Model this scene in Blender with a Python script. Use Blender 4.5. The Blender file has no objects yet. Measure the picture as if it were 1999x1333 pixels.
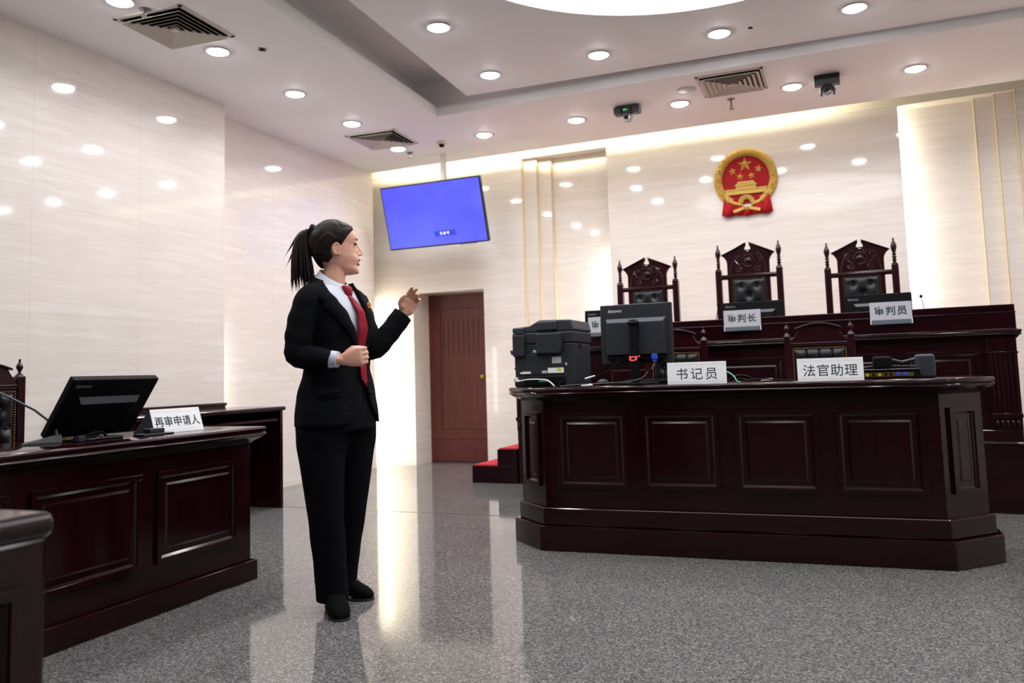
import bpy, math, random
from math import sin, cos, pi, sqrt, radians as R
from mathutils import Vector as V, Matrix, noise
from mathutils.bvhtree import BVHTree
random.seed(7)
S = bpy.context.scene
COL = S.collection
# ------------------------------------------------------------------ camera
cd = bpy.data.cameras.new('camera')
cam = bpy.data.objects.new('camera', cd); COL.objects.link(cam)
cd.sensor_width = 36.0; cd.lens = 28.945; cd.shift_y = -0.04112
cd.clip_start = 0.05; cd.clip_end = 60
cd.dof.use_dof = True; cd.dof.focus_distance = 3.75; cd.dof.aperture_fstop = 2.8
def cam_matrix(pitch, yaw, roll, h):
    a, b, c = pitch, yaw, roll
    Rx = Matrix(((1,0,0),(0,cos(a),-sin(a)),(0,sin(a),cos(a))))
    Ry = Matrix(((cos(b),0,sin(b)),(0,1,0),(-sin(b),0,cos(b))))
    Rz = Matrix(((cos(c),-sin(c),0),(sin(c),cos(c),0),(0,0,1)))
    M = Rz @ Rx @ Ry                       # room (right, down, depth) -> lens axes
    W2C = M @ Matrix(((1,0,0),(0,0,-1),(0,1,0)))
    C2W = W2C.transposed() @ Matrix(((1,0,0),(0,-1,0),(0,0,-1)))
    m = C2W.to_4x4(); m.translation = V((0,0,h)); return m
cam.matrix_world = cam_matrix(-0.0905, 0.4011, -0.0303, 1.02)
S.camera = cam
# ------------------------------------------------------------------ world / exposure
w = bpy.data.worlds.new('world'); S.world = w; w.use_nodes = True
w.node_tree.nodes['Background'].inputs[0].default_value = (.9,.92,1,1)
w.node_tree.nodes['Background'].inputs[1].default_value = 0.0
vs = S.view_settings
S.display_settings.display_device = 'sRGB'
vs.view_transform = 'Standard'; vs.look = 'None'; vs.gamma = 1; vs.use_curve_mapping = False
vs.exposure = 0.30
S.cycles.use_denoising = True
S.cycles.max_bounces = 8; S.cycles.diffuse_bounces = 5; S.cycles.glossy_bounces = 4
S.cycles.sample_clamp_indirect = 6.0
S.cycles.caustics_reflective = False; S.cycles.caustics_refractive = False
# ------------------------------------------------------------------ large lights (lamps of the room that stand outside the frame, cove tubes)
K_DISC = 3.0       # luminous ceiling disc
K_LAMP = 52.0      # downlight lenses
K_COVE = 1.0
def area(name, loc, size, power, col=(.985,1,1.02), rot=(0,0,0), shape='DISK', sy=None, spread=None):
    l = bpy.data.lights.new(name, 'AREA'); l.shape = shape; l.size = size
    if sy: l.size_y = sy
    l.energy = power; l.color = col
    if spread: l.spread = spread
    o = bpy.data.objects.new(name, l); COL.objects.link(o); o.location = loc; o.rotation_euler = rot
    return o
LAMP_W = 5.9       # beam of each downlight
BEAM = R(146)
for i,(x,y) in enumerate([(-4.1,2.65),(-4.05,1.65),(-4.0,.65),(-3.95,-.35),(-3.9,-1.4),(1.5,7.4),(2.45,5.4),(2.45,4.4),(2.4,3.4),(2.4,2.4),(2.4,1.4),(2.4,.2),(-2.9,-1.6),(-1.9,-1.6),(-.9,-1.6),(.1,-1.6),(1.1,-1.6)]):
    area('downlight_lamp', (x,y,3.425), .15, LAMP_W, spread=BEAM)
for i,(x,y) in enumerate([(-2.6,4.0),(-2.55,3.0),(-2.5,2.0),(-1.5,2.0),(-.5,2.0),(.5,2.0),(1.1,6.09),(1.15,5.0),(1.2,4.0),(1.2,3.0),(1.2,2.0)]):
    area('downlight_lamp', (x,y,3.49), .15, LAMP_W, spread=BEAM)
WARM = (1,.90,.66)
# tubes in the cove above the back wall, lying behind the ceiling edge and shining on to the plaster
area('cove_tube', (-4.15,8.05,3.585), 2.1, 28*K_COVE, WARM, (R(86),0,0), 'RECTANGLE', .05)
area('cove_tube', (-2.45,8.05,3.585), 1.2, 10*K_COVE, WARM, (R(86),0,0), 'RECTANGLE', .05)
area('cove_tube', (-.95,8.05,3.585), 1.7, 8*K_COVE, WARM, (R(86),0,0), 'RECTANGLE', .05)
# upright tubes hidden behind the emblem slab, in the corner slot and behind the pilaster
area('slot_tube', (.37,8.555,2.0), .05, 10*K_COVE, (1,.94,.78), (R(90),0,R(-66)), 'RECTANGLE', 2.7)
area('slot_tube', (-2.36,8.555,1.45), .05, 8*K_COVE, (1,.95,.86), (R(90),0,R(74)), 'RECTANGLE', 1.6)
area('slot_tube', (-5.34,8.33,.95), .05, 24*K_COVE, (1,.91,.70), (R(90),0,R(-40)), 'RECTANGLE', 1.75)
area('slot_tube', (-5.14,5.56,.95), .04, 1.6*K_COVE, (1,.95,.86), (R(90),0,R(25)), 'RECTANGLE', 1.0)
# ------------------------------------------------------------------ materials
def lin(c):
    return tuple((v/12.92 if v <= .04045 else ((v+.055)/1.055)**2.4) for v in c)
def hexc(h):
    return lin(tuple(int(h[i:i+2],16)/255 for i in (0,2,4)))
def mat(name, col, rough=.5, spec=.5, metal=0., coat=0., emit=None, es=0., hexa=True):
    m = bpy.data.materials.new(name); m.use_nodes = True
    b = m.node_tree.nodes['Principled BSDF']
    c = hexc(col) if isinstance(col, str) else col
    b.inputs['Base Color'].default_value = (*c,1)
    b.inputs['Roughness'].default_value = rough
    b.inputs['Specular IOR Level'].default_value = spec
    b.inputs['Metallic'].default_value = metal
    b.inputs['Coat Weight'].default_value = coat
    b.inputs['Coat Roughness'].default_value = .08
    if emit is not None:
        b.inputs['Emission Color'].default_value = (*emit,1); b.inputs['Emission Strength'].default_value = es
    return m
class NT:
    def __init__(s, m):
        s.t = m.node_tree; s.b = s.t.nodes['Principled BSDF']
    def n(s, typ, **kw):
        nd = s.t.nodes.new(typ)
        for k,v in kw.items():
            if k in nd.inputs: nd.inputs[k].default_value = v
            else: setattr(nd, k, v)
        return nd
    def l(s, a, b): s.t.links.new(a, b)
    def math(s, op, a, b=None, c=None):
        nd = s.t.nodes.new('ShaderNodeMath'); nd.operation = op
        for i,v in enumerate((a,b,c)):
            if v is None: continue
            if isinstance(v,(int,float)): nd.inputs[i].default_value = v
            else: s.l(v, nd.inputs[i])
        return nd.outputs[0]
    def ramp(s, fac, stops):
        nd = s.t.nodes.new('ShaderNodeValToRGB'); e = nd.color_ramp.elements
        while len(e) < len(stops): e.new(.5)
        for el,(p,c) in zip(e, stops): el.position = p; el.color = (*c,1) if len(c)==3 else c
        s.l(fac, nd.inputs[0]); return nd.outputs[0]
    def mix(s, fac, a, b):
        nd = s.t.nodes.new('ShaderNodeMix'); nd.data_type = 'RGBA'
        if isinstance(fac,(int,float)): nd.inputs[0].default_value = fac
        else: s.l(fac, nd.inputs[0])
        for i,v in ((6,a),(7,b)):
            if isinstance(v, tuple): nd.inputs[i].default_value = (*v,1) if len(v)==3 else v
            else: s.l(v, nd.inputs[i])
        return nd.outputs[2]
    def coords(s, scale=(1,1,1), rot=(0,0,0)):
        tc = s.n('ShaderNodeTexCoord'); mp = s.n('ShaderNodeMapping')
        mp.inputs['Scale'].default_value = scale; mp.inputs['Rotation'].default_value = rot
        s.l(tc.outputs['Object'], mp.inputs[0]); return mp.outputs[0]
    def noise(s, vec, scale, detail=4, rough=.55):
        nd = s.n('ShaderNodeTexNoise'); nd.inputs['Scale'].default_value = scale
        nd.inputs['Detail'].default_value = detail; nd.inputs['Roughness'].default_value = rough
        s.l(vec, nd.inputs['Vector']); return nd.outputs['Fac']
def marble(name, off_u, off_z=.03, base=('e7dfda','e0d7d0'), jt=.30):
    m = mat(name, 'd8cec4', .07, .5); t = NT(m)
    v = t.coords((.55,.55,7.0), (R(4),R(-4),0))
    n1 = t.noise(v, 1.6, 6, .62); n2 = t.noise(t.coords((1.2,1.2,26)), 2.2, 4)
    c1 = t.ramp(n1, [(.35,hexc(base[0])),(.52,hexc(base[1])),(.60,hexc(base[0])),(.8,hexc('eae4de'))])
    c2 = t.mix(t.math('MULTIPLY', t.ramp(n2,[(.55,(0,0,0)),(.75,(1,1,1))]), .28), c1, hexc('c9bbb0'))
    tc = t.n('ShaderNodeTexCoord'); sp = t.n('ShaderNodeSeparateXYZ'); t.l(tc.outputs['Object'], sp.inputs[0])
    u = t.math('ADD', t.math('ADD', sp.outputs[0], sp.outputs[1]), off_u)
    def line(x, period, wd):
        f = t.math('FRACT', t.math('DIVIDE', x, period)); return t.math('LESS_THAN', f, wd/period)
    j = t.math('MAXIMUM', line(u,.88,.004), line(t.math('SUBTRACT', sp.outputs[2], off_z), .74, .004))
    c3 = t.mix(t.math('MULTIPLY', j, jt), c2, hexc('b39a78'))
    t.l(c3, t.b.inputs['Base Color'])
    return m
M = {}
M['marble_left'] = marble('marble_left', 1.30)
M['marble_rec'] = marble('marble_recess', 5.22-6.39)
M['marble_back'] = marble('marble_back', 3.43-8.47, .03, ('efeae4','e8e2da'), .12)
M['paint'] = mat('ceiling_paint', 'faf9fa', .6, .3)
M['edging'] = mat('pale_tan_strip', 'd0c0a2', .45, .5)
M['far_wall'] = mat('far_wall_grey', '8f8d8e', .6, .3)
M['cove_paint'] = mat('cove_paint', 'efe9da', .6, .3)
def granite():
    m = mat('granite', '777474', .07, .5); t = NT(m)
    v = t.coords()
    vo = t.n('ShaderNodeTexVoronoi'); vo.inputs['Scale'].default_value = 170; t.l(v, vo.inputs['Vector'])
    sp = t.n('ShaderNodeSeparateXYZ'); t.l(vo.outputs['Color'], sp.inputs[0])
    a = t.ramp(sp.outputs[0], [(0,hexc('302e2f')),(.22,hexc('4b494a')),(.5,hexc('6c6a6b')),(.8,hexc('8c8a89')),(1,hexc('b6b3b1'))])
    n = t.noise(v, 260, 2); b = t.ramp(n, [(.35,hexc('343334')),(.65,hexc('7e7b7b'))])
    c = t.mix(.4, a, b)
    big = t.noise(v, 1.2, 3)
    c = t.mix(t.math('MULTIPLY', big, .25), c, hexc('4f4d4e'))
    s2 = t.n('ShaderNodeSeparateXYZ'); t.l(v, s2.inputs[0])
    def line(x, off, period, wd):
        f = t.math('FRACT', t.math('DIVIDE', t.math('SUBTRACT', x, off), period)); return t.math('LESS_THAN', f, wd/period)
    j = t.math('MAXIMUM', line(s2.outputs[0], -2.37, .8, .003), line(s2.outputs[1], 5.55, .8, .003))
    c = t.mix(t.math('MULTIPLY', j, .35), c, hexc('2f2d2e'))
    t.l(c, t.b.inputs['Base Color'])
    r = t.ramp(t.noise(v, 3.0, 4), [(.3,(.035,)*3),(.7,(.085,)*3)]); t.l(r, t.b.inputs['Roughness'])
    return m
M['granite'] = granite()
def wood(name, c0, c1, rough=.22, axis=0, coat=.6, spec=.4):
    m = mat(name, c0, rough, spec, coat=coat); t = NT(m)
    sc = [(1.2,14,14),(14,14,1.2),(14,1.2,14)][axis]
    n = t.noise(t.coords(sc), 2.2, 6, .6)
    t.l(t.ramp(n, [(.3,hexc(c0)),(.72,hexc(c1))]), t.b.inputs['Base Color'])
    return m
M['wood'] = wood('rosewood', '150308', '24060c', .12, 0, .0, .34)
M['woodv'] = wood('rosewood_upright', '150308', '24060c', .12, 1, .0, .34)
M['chairwood'] = wood('chair_rosewood', '1a060b', '330a13', .18, 1, .1, .4)
M['doorwood'] = wood('door_wood', '4f1f1c', '6a2c26', .3, 1, coat=.3)
M['groove'] = mat('groove', '2c110f', .5)
M['red_carpet'] = mat('red_carpet', 'b0323c', .9, .1)
M['leather'] = mat('black_leather', '101216', .36, .4)
M['brass'] = mat('brass', 'c8a24e', .28, .5, 1)
M['stud'] = mat('brass_stud', '9c7440', .35, .5, 1)
M['black'] = mat('black_plastic', '08090b', .6, .12)
M['black2'] = mat('grey_black_plastic', '23262d', .5, .4)
M['darkgrey'] = mat('dark_grey_plastic', '2f323a', .45, .4)
M['grey'] = mat('grey_plastic', '4d5056', .45, .4)
M['lightgrey'] = mat('light_grey_plastic', 'b9bcc0', .4, .4)
M['vent'] = mat('vent_grille', '55585f', .6, .3)
M['white'] = mat('white_card', 'f2f3f6', .5, .3)
M['paper'] = mat('grey_white_card', 'b4b4bb', .5, .3)
M['ink'] = mat('ink', '2b3440', .6, .2)
M['slate'] = mat('slate_strip', '5c646c', .4, .4)
M['silver'] = mat('silver', 'd5d8dc', .25, .5, 1)
M['logo'] = mat('logo_grey', 'c9ccd2', .4)
M['logodim'] = mat('logo_dim', '6d7078', .4)
M['yellow'] = mat('yellow_label', 'd8d027', .5)
M['orange'] = mat('orange_label', 'e08a4a', .5)
M['green'] = mat('green_plug', '3f8f74', .5)
M['teal'] = mat('teal_cable', '4fb0a0', .5)
M['blue'] = mat('blue_plug', '2a4fc4', .4)
M['redclip'] = mat('red_clip', 'f04a48', .4)
M['cable_white'] = mat('white_cable', 'dcd8d2', .5)
M['gold'] = mat('gold_paint', 'cfa953', .42, .5, .3)
M['emred'] = mat('emblem_red', 'a80f18', .55, .2)
M['vent_white'] = mat('vent_white', 'd9d2c8', .5, .3)
M['dark'] = mat('dark_void', '1a1a1c', .8, .1)
M['trim'] = mat('downlight_trim', 'c9c9cb', .3, .5, .6)
M['lamp'] = mat('lamp_lens', 'ffffff', .5, emit=(1,1,1), es=K_LAMP)
M['disc'] = mat('luminous_panel', 'ffffff', .5, emit=(1,1,1), es=K_DISC)
M['cream'] = mat('cream_plastic', 'd8d2c4', .5)
M['steel'] = mat('steel', '8f8c88', .3, .5, 1)
M['led'] = mat('green_led', '1fbf6a', .4, emit=hexc('20e080'), es=1.5)
M['lens'] = mat('lens_glass', '060709', .05, .8)
M['tvblack'] = mat('tv_black', '0e1013', .3)
def screen():
    m = mat('blue_screen', '101040', .25, .4); t = NT(m)
    n = t.noise(t.coords((1,1,1)), 1.3, 2)
    c = t.ramp(n, [(.3,hexc('4f4fff')),(.7,hexc('6a74ff'))])
    t.l(c, t.b.inputs['Emission Color']); t.b.inputs['Emission Strength'].default_value = .82
    return m
M['screen'] = screen()
M['caption'] = mat('caption_blue', '1c2a9c', .4, emit=hexc('2a36b4'), es=.9)
M['captext'] = mat('caption_text', 'ffffff', .4, emit=hexc('c8d8ff'), es=.95)
# person
def skin():
    m = mat('skin', 'dba58c', .45, .35); t = NT(m)
    t.b.inputs['Subsurface Weight'].default_value = .12
    t.b.inputs['Subsurface Radius'].default_value = (.012,.005,.003)
    n = t.noise(t.coords(), 22, 3)
    t.l(t.ramp(n, [(.3,hexc('d9a08a')),(.7,hexc('e4b29e'))]), t.b.inputs['Base Color'])
    return m
M['skin'] = skin()
M['lip'] = mat('lip', 'b86e68', .35, .4)
M['eyewhite'] = mat('eye', '1c1512', .2, .5)
def hairm():
    m = mat('hair', '1c1310', .5, .22); t = NT(m)
    n = t.noise(t.coords((60,60,9)), 3, 4)
    t.l(t.ramp(n, [(.3,hexc('0f0c0c')),(.62,hexc('241712')),(.8,hexc('43291e'))]), t.b.inputs['Base Color'])
    return m
M['hair'] = hairm()
def cloth(name, c0, c1, rough=.85):
    m = mat(name, c0, rough, .08); t = NT(m)
    n = t.noise(t.coords(), 300, 2); t.l(t.ramp(n, [(.35,hexc(c0)),(.65,hexc(c1))]), t.b.inputs['Base Color'])
    n2 = t.noise(t.coords((1,1,1.6)), 11, 3); bp = t.n('ShaderNodeBump'); bp.inputs['Strength'].default_value = .35; bp.inputs['Distance'].default_value = .02
    t.l(n2, bp.inputs['Height']); t.l(bp.outputs[0], t.b.inputs['Normal'])
    return m
M['suit'] = cloth('suit_wool', '090a0e', '0f1116')
M['trousers'] = cloth('trouser_wool', '07080b', '0c0d12')
M['shirt'] = mat('shirt', 'c9ccda', .7, .2)
M['tie'] = cloth('tie_silk', '85192b', '932336', .5)
M['suede'] = mat('suede', '08080a', .95, .1)
M['sole'] = mat('sole', '1d1d20', .4)
# ------------------------------------------------------------------ mesh helpers
class MB:
    def __init__(s): s.v=[]; s.f=[]; s.sm=[]; s.mi=[]
    def add(s, vs, fs, smooth=False, mi=0, X=None):
        o=len(s.v)
        s.v += [tuple(X @ V(p)) if X is not None else tuple(p) for p in vs]
        for f in fs: s.f.append(tuple(i+o for i in f)); s.sm.append(smooth); s.mi.append(mi)
        return s
    def box(s, x0,x1,y0,y1,z0,z1, X=None, mi=0):
        vs=[(x,y,z) for x in (x0,x1) for y in (y0,y1) for z in (z0,z1)]
        return s.add(vs, [(0,1,3,2),(4,6,7,5),(0,4,5,1),(2,3,7,6),(0,2,6,4),(1,5,7,3)], X=X, mi=mi)
    def prism(s, poly, z0, z1, X=None, mi=0, poly1=None, smooth=False):
        n=len(poly); q=poly1 or poly
        vs=[(x,y,z0) for x,y in poly]+[(x,y,z1) for x,y in q]
        a=sum(poly[i][0]*poly[(i+1)%n][1]-poly[(i+1)%n][0]*poly[i][1] for i in range(n))
        fs=[tuple(range(n))[::-1], tuple(range(n,2*n))]+[(i,(i+1)%n,n+(i+1)%n,n+i) for i in range(n)]
        if a<0: fs=[f[::-1] for f in fs]
        return s.add(vs, fs, X=X, mi=mi, smooth=smooth)
    def loft(s, rings, cap=True, smooth=True, closed=True, X=None, mi=0):
        n=len(rings[0]); vs=[p for r in rings for p in r]; fs=[]
        for i in range(len(rings)-1):
            for j in range(n if closed else n-1):
                k=(j+1)%n; fs.append((i*n+j,i*n+k,(i+1)*n+k,(i+1)*n+j))
        if cap: fs += [tuple(range(n))[::-1], tuple(range((len(rings)-1)*n, len(rings)*n))]
        return s.add(vs, fs, smooth, mi, X)
    def lathe(s, prof, n=20, X=None, mi=0):
        rings=[[(r*cos(2*pi*j/n), r*sin(2*pi*j/n), z) for j in range(n)] for r,z in prof]
        return s.loft(rings, X=X, mi=mi)
    def tube(s, pts, rad, n=10, X=None, mi=0, flat=1.0, up=None):
        pts=[V(p) for p in pts]; m=len(pts)
        rr=rad if isinstance(rad,(list,tuple)) else [rad]*m
        rings=[]; pu=None
        for i,p in enumerate(pts):
            t=(pts[min(i+1,m-1)]-pts[max(i-1,0)]).normalized()
            if pu is None:
                u = V(up) if up else (V((0,0,1)) if abs(t.z)<.9 else V((1,0,0)))
            else: u=pu
            u=(u-t*u.dot(t)).normalized(); w_=t.cross(u); pu=u
            r=rr[i]; ra,rb=(r if isinstance(r,(tuple,list)) else (r*flat,r))
            rings.append([tuple(p+u*(ra*cos(2*pi*j/n))+w_*(rb*sin(2*pi*j/n))) for j in range(n)])
        return s.loft(rings, X=X, mi=mi)
    def ell(s, c, r, X=None, nu=18, nv=12, mi=0, rot=None):
        rings=[]
        Mr = rot if rot is not None else Matrix.Identity(3)
        for i in range(nv+1):
            th=pi*i/nv; th=min(max(th,.02),pi-.02)
            rings.append([tuple(V(c)+Mr@V((r[0]*sin(th)*cos(2*pi*j/nu), r[1]*sin(th)*sin(2*pi*j/nu), -r[2]*cos(th)))) for j in range(nu)])
        return s.loft(rings, X=X, mi=mi)
    def torus(s, c, R0, r0, X=None, n=28, m=8, a0=0, a1=2*pi, mi=0, rot=None):
        Mr = rot if rot is not None else Matrix.Identity(3)
        full = abs(a1-a0-2*pi)<1e-6; k=n if full else n+1; vs=[]; fs=[]
        for i in range(k):
            a=a0+(a1-a0)*i/n
            for j in range(m):
                b=2*pi*j/m; vs.append(tuple(V(c)+Mr@V(((R0+r0*cos(b))*cos(a),(R0+r0*cos(b))*sin(a),r0*sin(b)))))
        for i in range(n):
            i2=(i+1)%k
            for j in range(m): fs.append((i*m+j,i2*m+j,i2*m+(j+1)%m,i*m+(j+1)%m))
        return s.add(vs, fs, True, mi, X)
    def quad(s, a,b,c,d, mi=0): return s.add([a,b,c,d],[(0,1,2,3)],mi=mi)
    def build(s, name, mats, parent=None, bevel=0, seg=2, ang=35, loc=(0,0,0), rot=(0,0,0), sub=0, solid=0):
        me=bpy.data.meshes.new(name); me.from_pydata(s.v,[],s.f); me.validate()
        if not isinstance(mats,(list,tuple)): mats=[mats]
        for m_ in mats: me.materials.append(M[m_] if isinstance(m_,str) else m_)
        if len(me.polygons)==len(s.sm):
            me.polygons.foreach_set('use_smooth', s.sm); me.polygons.foreach_set('material_index', s.mi)
        import bmesh
        b=bmesh.new(); b.from_mesh(me); bmesh.ops.recalc_face_normals(b, faces=b.faces); b.to_mesh(me); b.free()
        if any(s.sm): me.set_sharp_from_angle(angle=R(50))
        o=bpy.data.objects.new(name, me); COL.objects.link(o); o.location=loc; o.rotation_euler=rot
        if parent: o.parent=parent
        if solid:
            md=o.modifiers.new('solid','SOLIDIFY'); md.thickness=solid; md.offset=0
        if bevel:
            md=o.modifiers.new('bevel','BEVEL'); md.width=bevel; md.segments=seg; md.limit_method='ANGLE'; md.angle_limit=R(ang)
            md.harden_normals=False
        if sub:
            md=o.modifiers.new('sub','SUBSURF'); md.levels=sub; md.render_levels=sub
        return o
def T(x=0,y=0,z=0): return Matrix.Translation((x,y,z))
def RX(a): return Matrix.Rotation(R(a),4,'X')
def RY(a): return Matrix.Rotation(R(a),4,'Y')
def RZ(a): return Matrix.Rotation(R(a),4,'Z')
def tag(o, label, cat, group=None):
    o['label']=label; o['category']=cat
    if group: o['group']=group
    return o
def thing(name, label, cat, loc=(0,0,0), rz=0, group=None):
    o=bpy.data.objects.new(name,None); COL.objects.link(o); o.location=loc; o.rotation_euler=(0,0,R(rz)); o.empty_display_size=.1
    return tag(o,label,cat,group)
def struct(o): o['kind']='structure'; return o
def dup(root, loc=None, rz=None, label=None, scale=None):
    r=root.copy(); COL.objects.link(r)
    if loc is not None: r.location=loc
    if rz is not None: r.rotation_euler=(0,0,R(rz))
    if label: r['label']=label
    if scale: r.scale=scale
    for ch in list(root.children):
        c=ch.copy(); COL.objects.link(c); c.parent=r
        for g in list(ch.children):
            d=g.copy(); COL.objects.link(d); d.parent=c
    return r
def text_mesh(name, body, size, mat_, parent, X, spacing=1.0, bold=0., ext=.0008, width=None, shear=0.):
    c=bpy.data.curves.new(name,'FONT'); c.body=body; c.size=size; c.align_x='CENTER'; c.align_y='CENTER'
    c.space_character=spacing; c.offset=bold; c.extrude=ext; c.shear=shear
    o=bpy.data.objects.new(name,c); COL.objects.link(o)
    bpy.context.view_layer.update()
    me=bpy.data.meshes.new_from_object(o.evaluated_get(bpy.context.evaluated_depsgraph_get()))
    bpy.data.objects.remove(o); bpy.data.curves.remove(c)
    xs=[v.co.x for v in me.vertices]; ys=[v.co.y for v in me.vertices]
    cx=(min(xs)+max(xs))/2; cy=(min(ys)+max(ys))/2; k=(width/(max(xs)-min(xs))) if width else 1
    for v in me.vertices:
        v.co = X @ V(((v.co.x-cx)*k, (v.co.y-cy)*k, v.co.z))
    me.materials.clear(); me.materials.append(M[mat_])
    o=bpy.data.objects.new(name, me); COL.objects.link(o)
    if parent: o.parent=parent
    return o
# ------------------------------------------------------------------ the room
def poly_off(poly, d):
    n=len(poly); out=[]
    for i in range(n):
        p0,p1,p2=V(poly[i-1]),V(poly[i]),V(poly[(i+1)%n])
        a=(p1-p0).normalized(); b=(p2-p1).normalized()
        na=V((a.y,-a.x)); nb=V((b.y,-b.x)); k=(na+nb); k=k/(1+na.dot(nb))
        q=p1+k*d; out.append((q.x,q.y))
    return out
struct(MB().box(-5.7,3.5,-5.3,9.4,-.1,0).build('floor','granite'))
struct(MB().box(-4.45,-1.2,5.540,5.556,-.01,.0012).build('trim_1','steel'))
WL=MB().box(-5.7,-5.0,-5.3,5.49,0,3.6).build('wall_left','marble_left'); struct(WL)
struct(MB().box(-5.7,-5.22,5.49,8.19,0,3.6).build('wall_left_recess','marble_rec'))
b=MB()
b.box(-5.7,-4.86,8.47,8.9,0,3.44); b.box(-4.86,-3.94,8.47,8.9,2.0,3.44); b.box(-3.94,-3.43,8.47,8.9,0,3.44)
b.box(-3.43,-3.271,8.525,8.9,0,3.44); b.box(-3.271,-3.119,8.58,8.9,0,3.44); b.box(-3.119,1.086,8.635,8.9,0,3.44)
b.box(1.086,1.245,8.575,8.9,0,3.44); b.box(1.245,1.402,8.52,8.9,0,3.44); b.box(1.402,3.5,8.465,8.9,0,3.44)
b.box(-5.7,-3.94,8.9,9.3,0,3.44)
struct(b.build('wall_back','marble_back'))
struct(MB().box(-2.425,.434,8.45,8.50,.3,3.436).build('wall_center_slab','marble_back', bevel=.004))
struct(MB().box(3.3,3.5,-5.3,8.47,0,3.6).build('wall_right','marble_left'))
struct(MB().box(-5.0,3.3,-5.3,-5.1,0,3.6).build('wall_front','far_wall'))
# thin pale tan strips over the stepped stone reveals
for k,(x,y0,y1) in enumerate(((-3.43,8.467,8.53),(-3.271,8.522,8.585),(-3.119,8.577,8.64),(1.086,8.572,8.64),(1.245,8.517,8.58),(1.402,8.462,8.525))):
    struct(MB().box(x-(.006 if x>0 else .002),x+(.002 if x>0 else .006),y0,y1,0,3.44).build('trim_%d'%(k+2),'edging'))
# plaster fascia over the stone and the cove above it
b=MB().box(-5.7,3.5,8.458,9.3,3.44,3.85)
struct(b.build('cove_fascia','cove_paint'))
# ceiling: perimeter slab round a tray, coved inner face, slot ceiling, inner panel with the round opening
b=MB()
b.prism([(-5.7,-5.3),(-3.08,-5.3),(-3.08,-1.0),(-3.53,6.655),(-5.7,6.655)],3.434,3.53)
b.box(-5.7,3.5,6.655,8.165,3.434,3.53)
b.box(1.75,3.5,-5.3,6.655,3.434,3.53)
b.box(-3.08,1.75,-5.3,-1.0,3.434,3.53)
b.box(-5.7,3.5,-5.3,8.6,3.85,3.95)
struct(b.build('ceiling','paint'))
b=MB()
b.prism([(-3.30,-1.25),(2.0,-1.25),(2.0,6.69),(-3.78,6.69)],3.80,3.85)
b.box(-5.7,3.5,6.69,6.75,3.53,3.85)
b.prism([(-3.36,-1.25),(-3.30,-1.25),(-3.78,6.70),(-3.84,6.70)],3.53,3.85)
b.box(2.0,2.06,-1.25,6.69,3.53,3.85); b.box(-3.3,2.0,-1.31,-1.25,3.53,3.85)
struct(b.build('ceiling_tray','paint'))
def holed_panel(outer, c, r, z0, z1, n=96):
    angs=[2*pi*i/n for i in range(n)]+[math.atan2(y-c[1],x-c[0])%(2*pi) for x,y in outer]
    angs=sorted(set(round(a,6) for a in angs)); ins=[]; outs=[]
    m=len(outer)
    for a in angs:
        d=V((cos(a),sin(a))); ins.append((c[0]+r*d.x,c[1]+r*d.y)); best=None
        for i in range(m):
            p=V(outer[i])-V(c); e=V(outer[(i+1)%m])-V(outer[i]); den=d.x*e.y-d.y*e.x
            if abs(den)<1e-9: continue
            t=(p.x*e.y-p.y*e.x)/den; s_=(p.x*d.y-p.y*d.x)/den
            if t>0 and -1e-6<=s_<=1+1e-6 and (best is None or t<best): best=t
        outs.append((c[0]+best*d.x,c[1]+best*d.y))
    k=len(angs); vs=[(x,y,z) for z in (z0,z1) for lst in (ins,outs) for x,y in lst]; fs=[]
    for i in range(k):
        j=(i+1)%k
        fs+=[(i,j,k+j,k+i),(2*k+i,3*k+i,3*k+j,2*k+j),(i,2*k+i,2*k+j,j),(k+i,k+j,3*k+j,3*k+i)]
    return MB().add(vs,fs)
CC=(-.75,4.11)
struct(holed_panel([(-2.62,-.7),(1.35,-.7),(1.35,6.63),(-3.109,6.44)],CC,1.5,3.5,3.60).build('ceiling_panel','paint'))
t=thing('luminous_ceiling_disc','large round glowing white light panel set into the middle of the ceiling','ceiling light',(CC[0],CC[1],3.565))
MB().lathe([(0.01,0),(1.503,0),(1.503,.01),(.01,.01)],96).build('diffuser','disc',t)
MB().lathe([(0.01,.034),(1.56,.034),(1.56,.05),(.01,.05)],96).build('light_shield','paint',t)  # unseen lid, added to keep the disc's light out of the slot
# door in its deep stone reveal
d1=bpy.data.objects.new('door_1',None); COL.objects.link(d1); d1.location=(-4.86,8.78,0); struct(d1)
b=MB().box(-.05,.92,.06,.1,.008,2.04)
o=b.build('door_leaf','doorwood',d1,bevel=.003)
g=MB()
for i in range(8): g.box(.20+.066*i,.206+.066*i,.0565,.0605,1.27,1.70)
for a in ((.16,.79,.385,.390),(.16,.79,1.82,1.825),(.0,.92,.265,.270)): g.box(a[0],a[1],.0565,.0605,a[2],a[3])
g.box(.16,.165,.0565,.0605,.39,1.82); g.box(.785,.79,.0565,.0605,.39,1.82)
g.build('panel_groove','groove',o)
h=MB().lathe([(.0,0),(.026,0),(.026,.006),(.01,.008),(.01,.03),(.024,.036),(.026,.05),(.018,.06),(0.001,.062)],16,X=T(.715,.06,1.0)@RX(90)); h.build('door_knob','brass',o)
for z in (.3,1.03,1.75): MB().box(-.045,-.02,.05,.06,z-.05,z+.05).build('hinge','steel',o)
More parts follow.
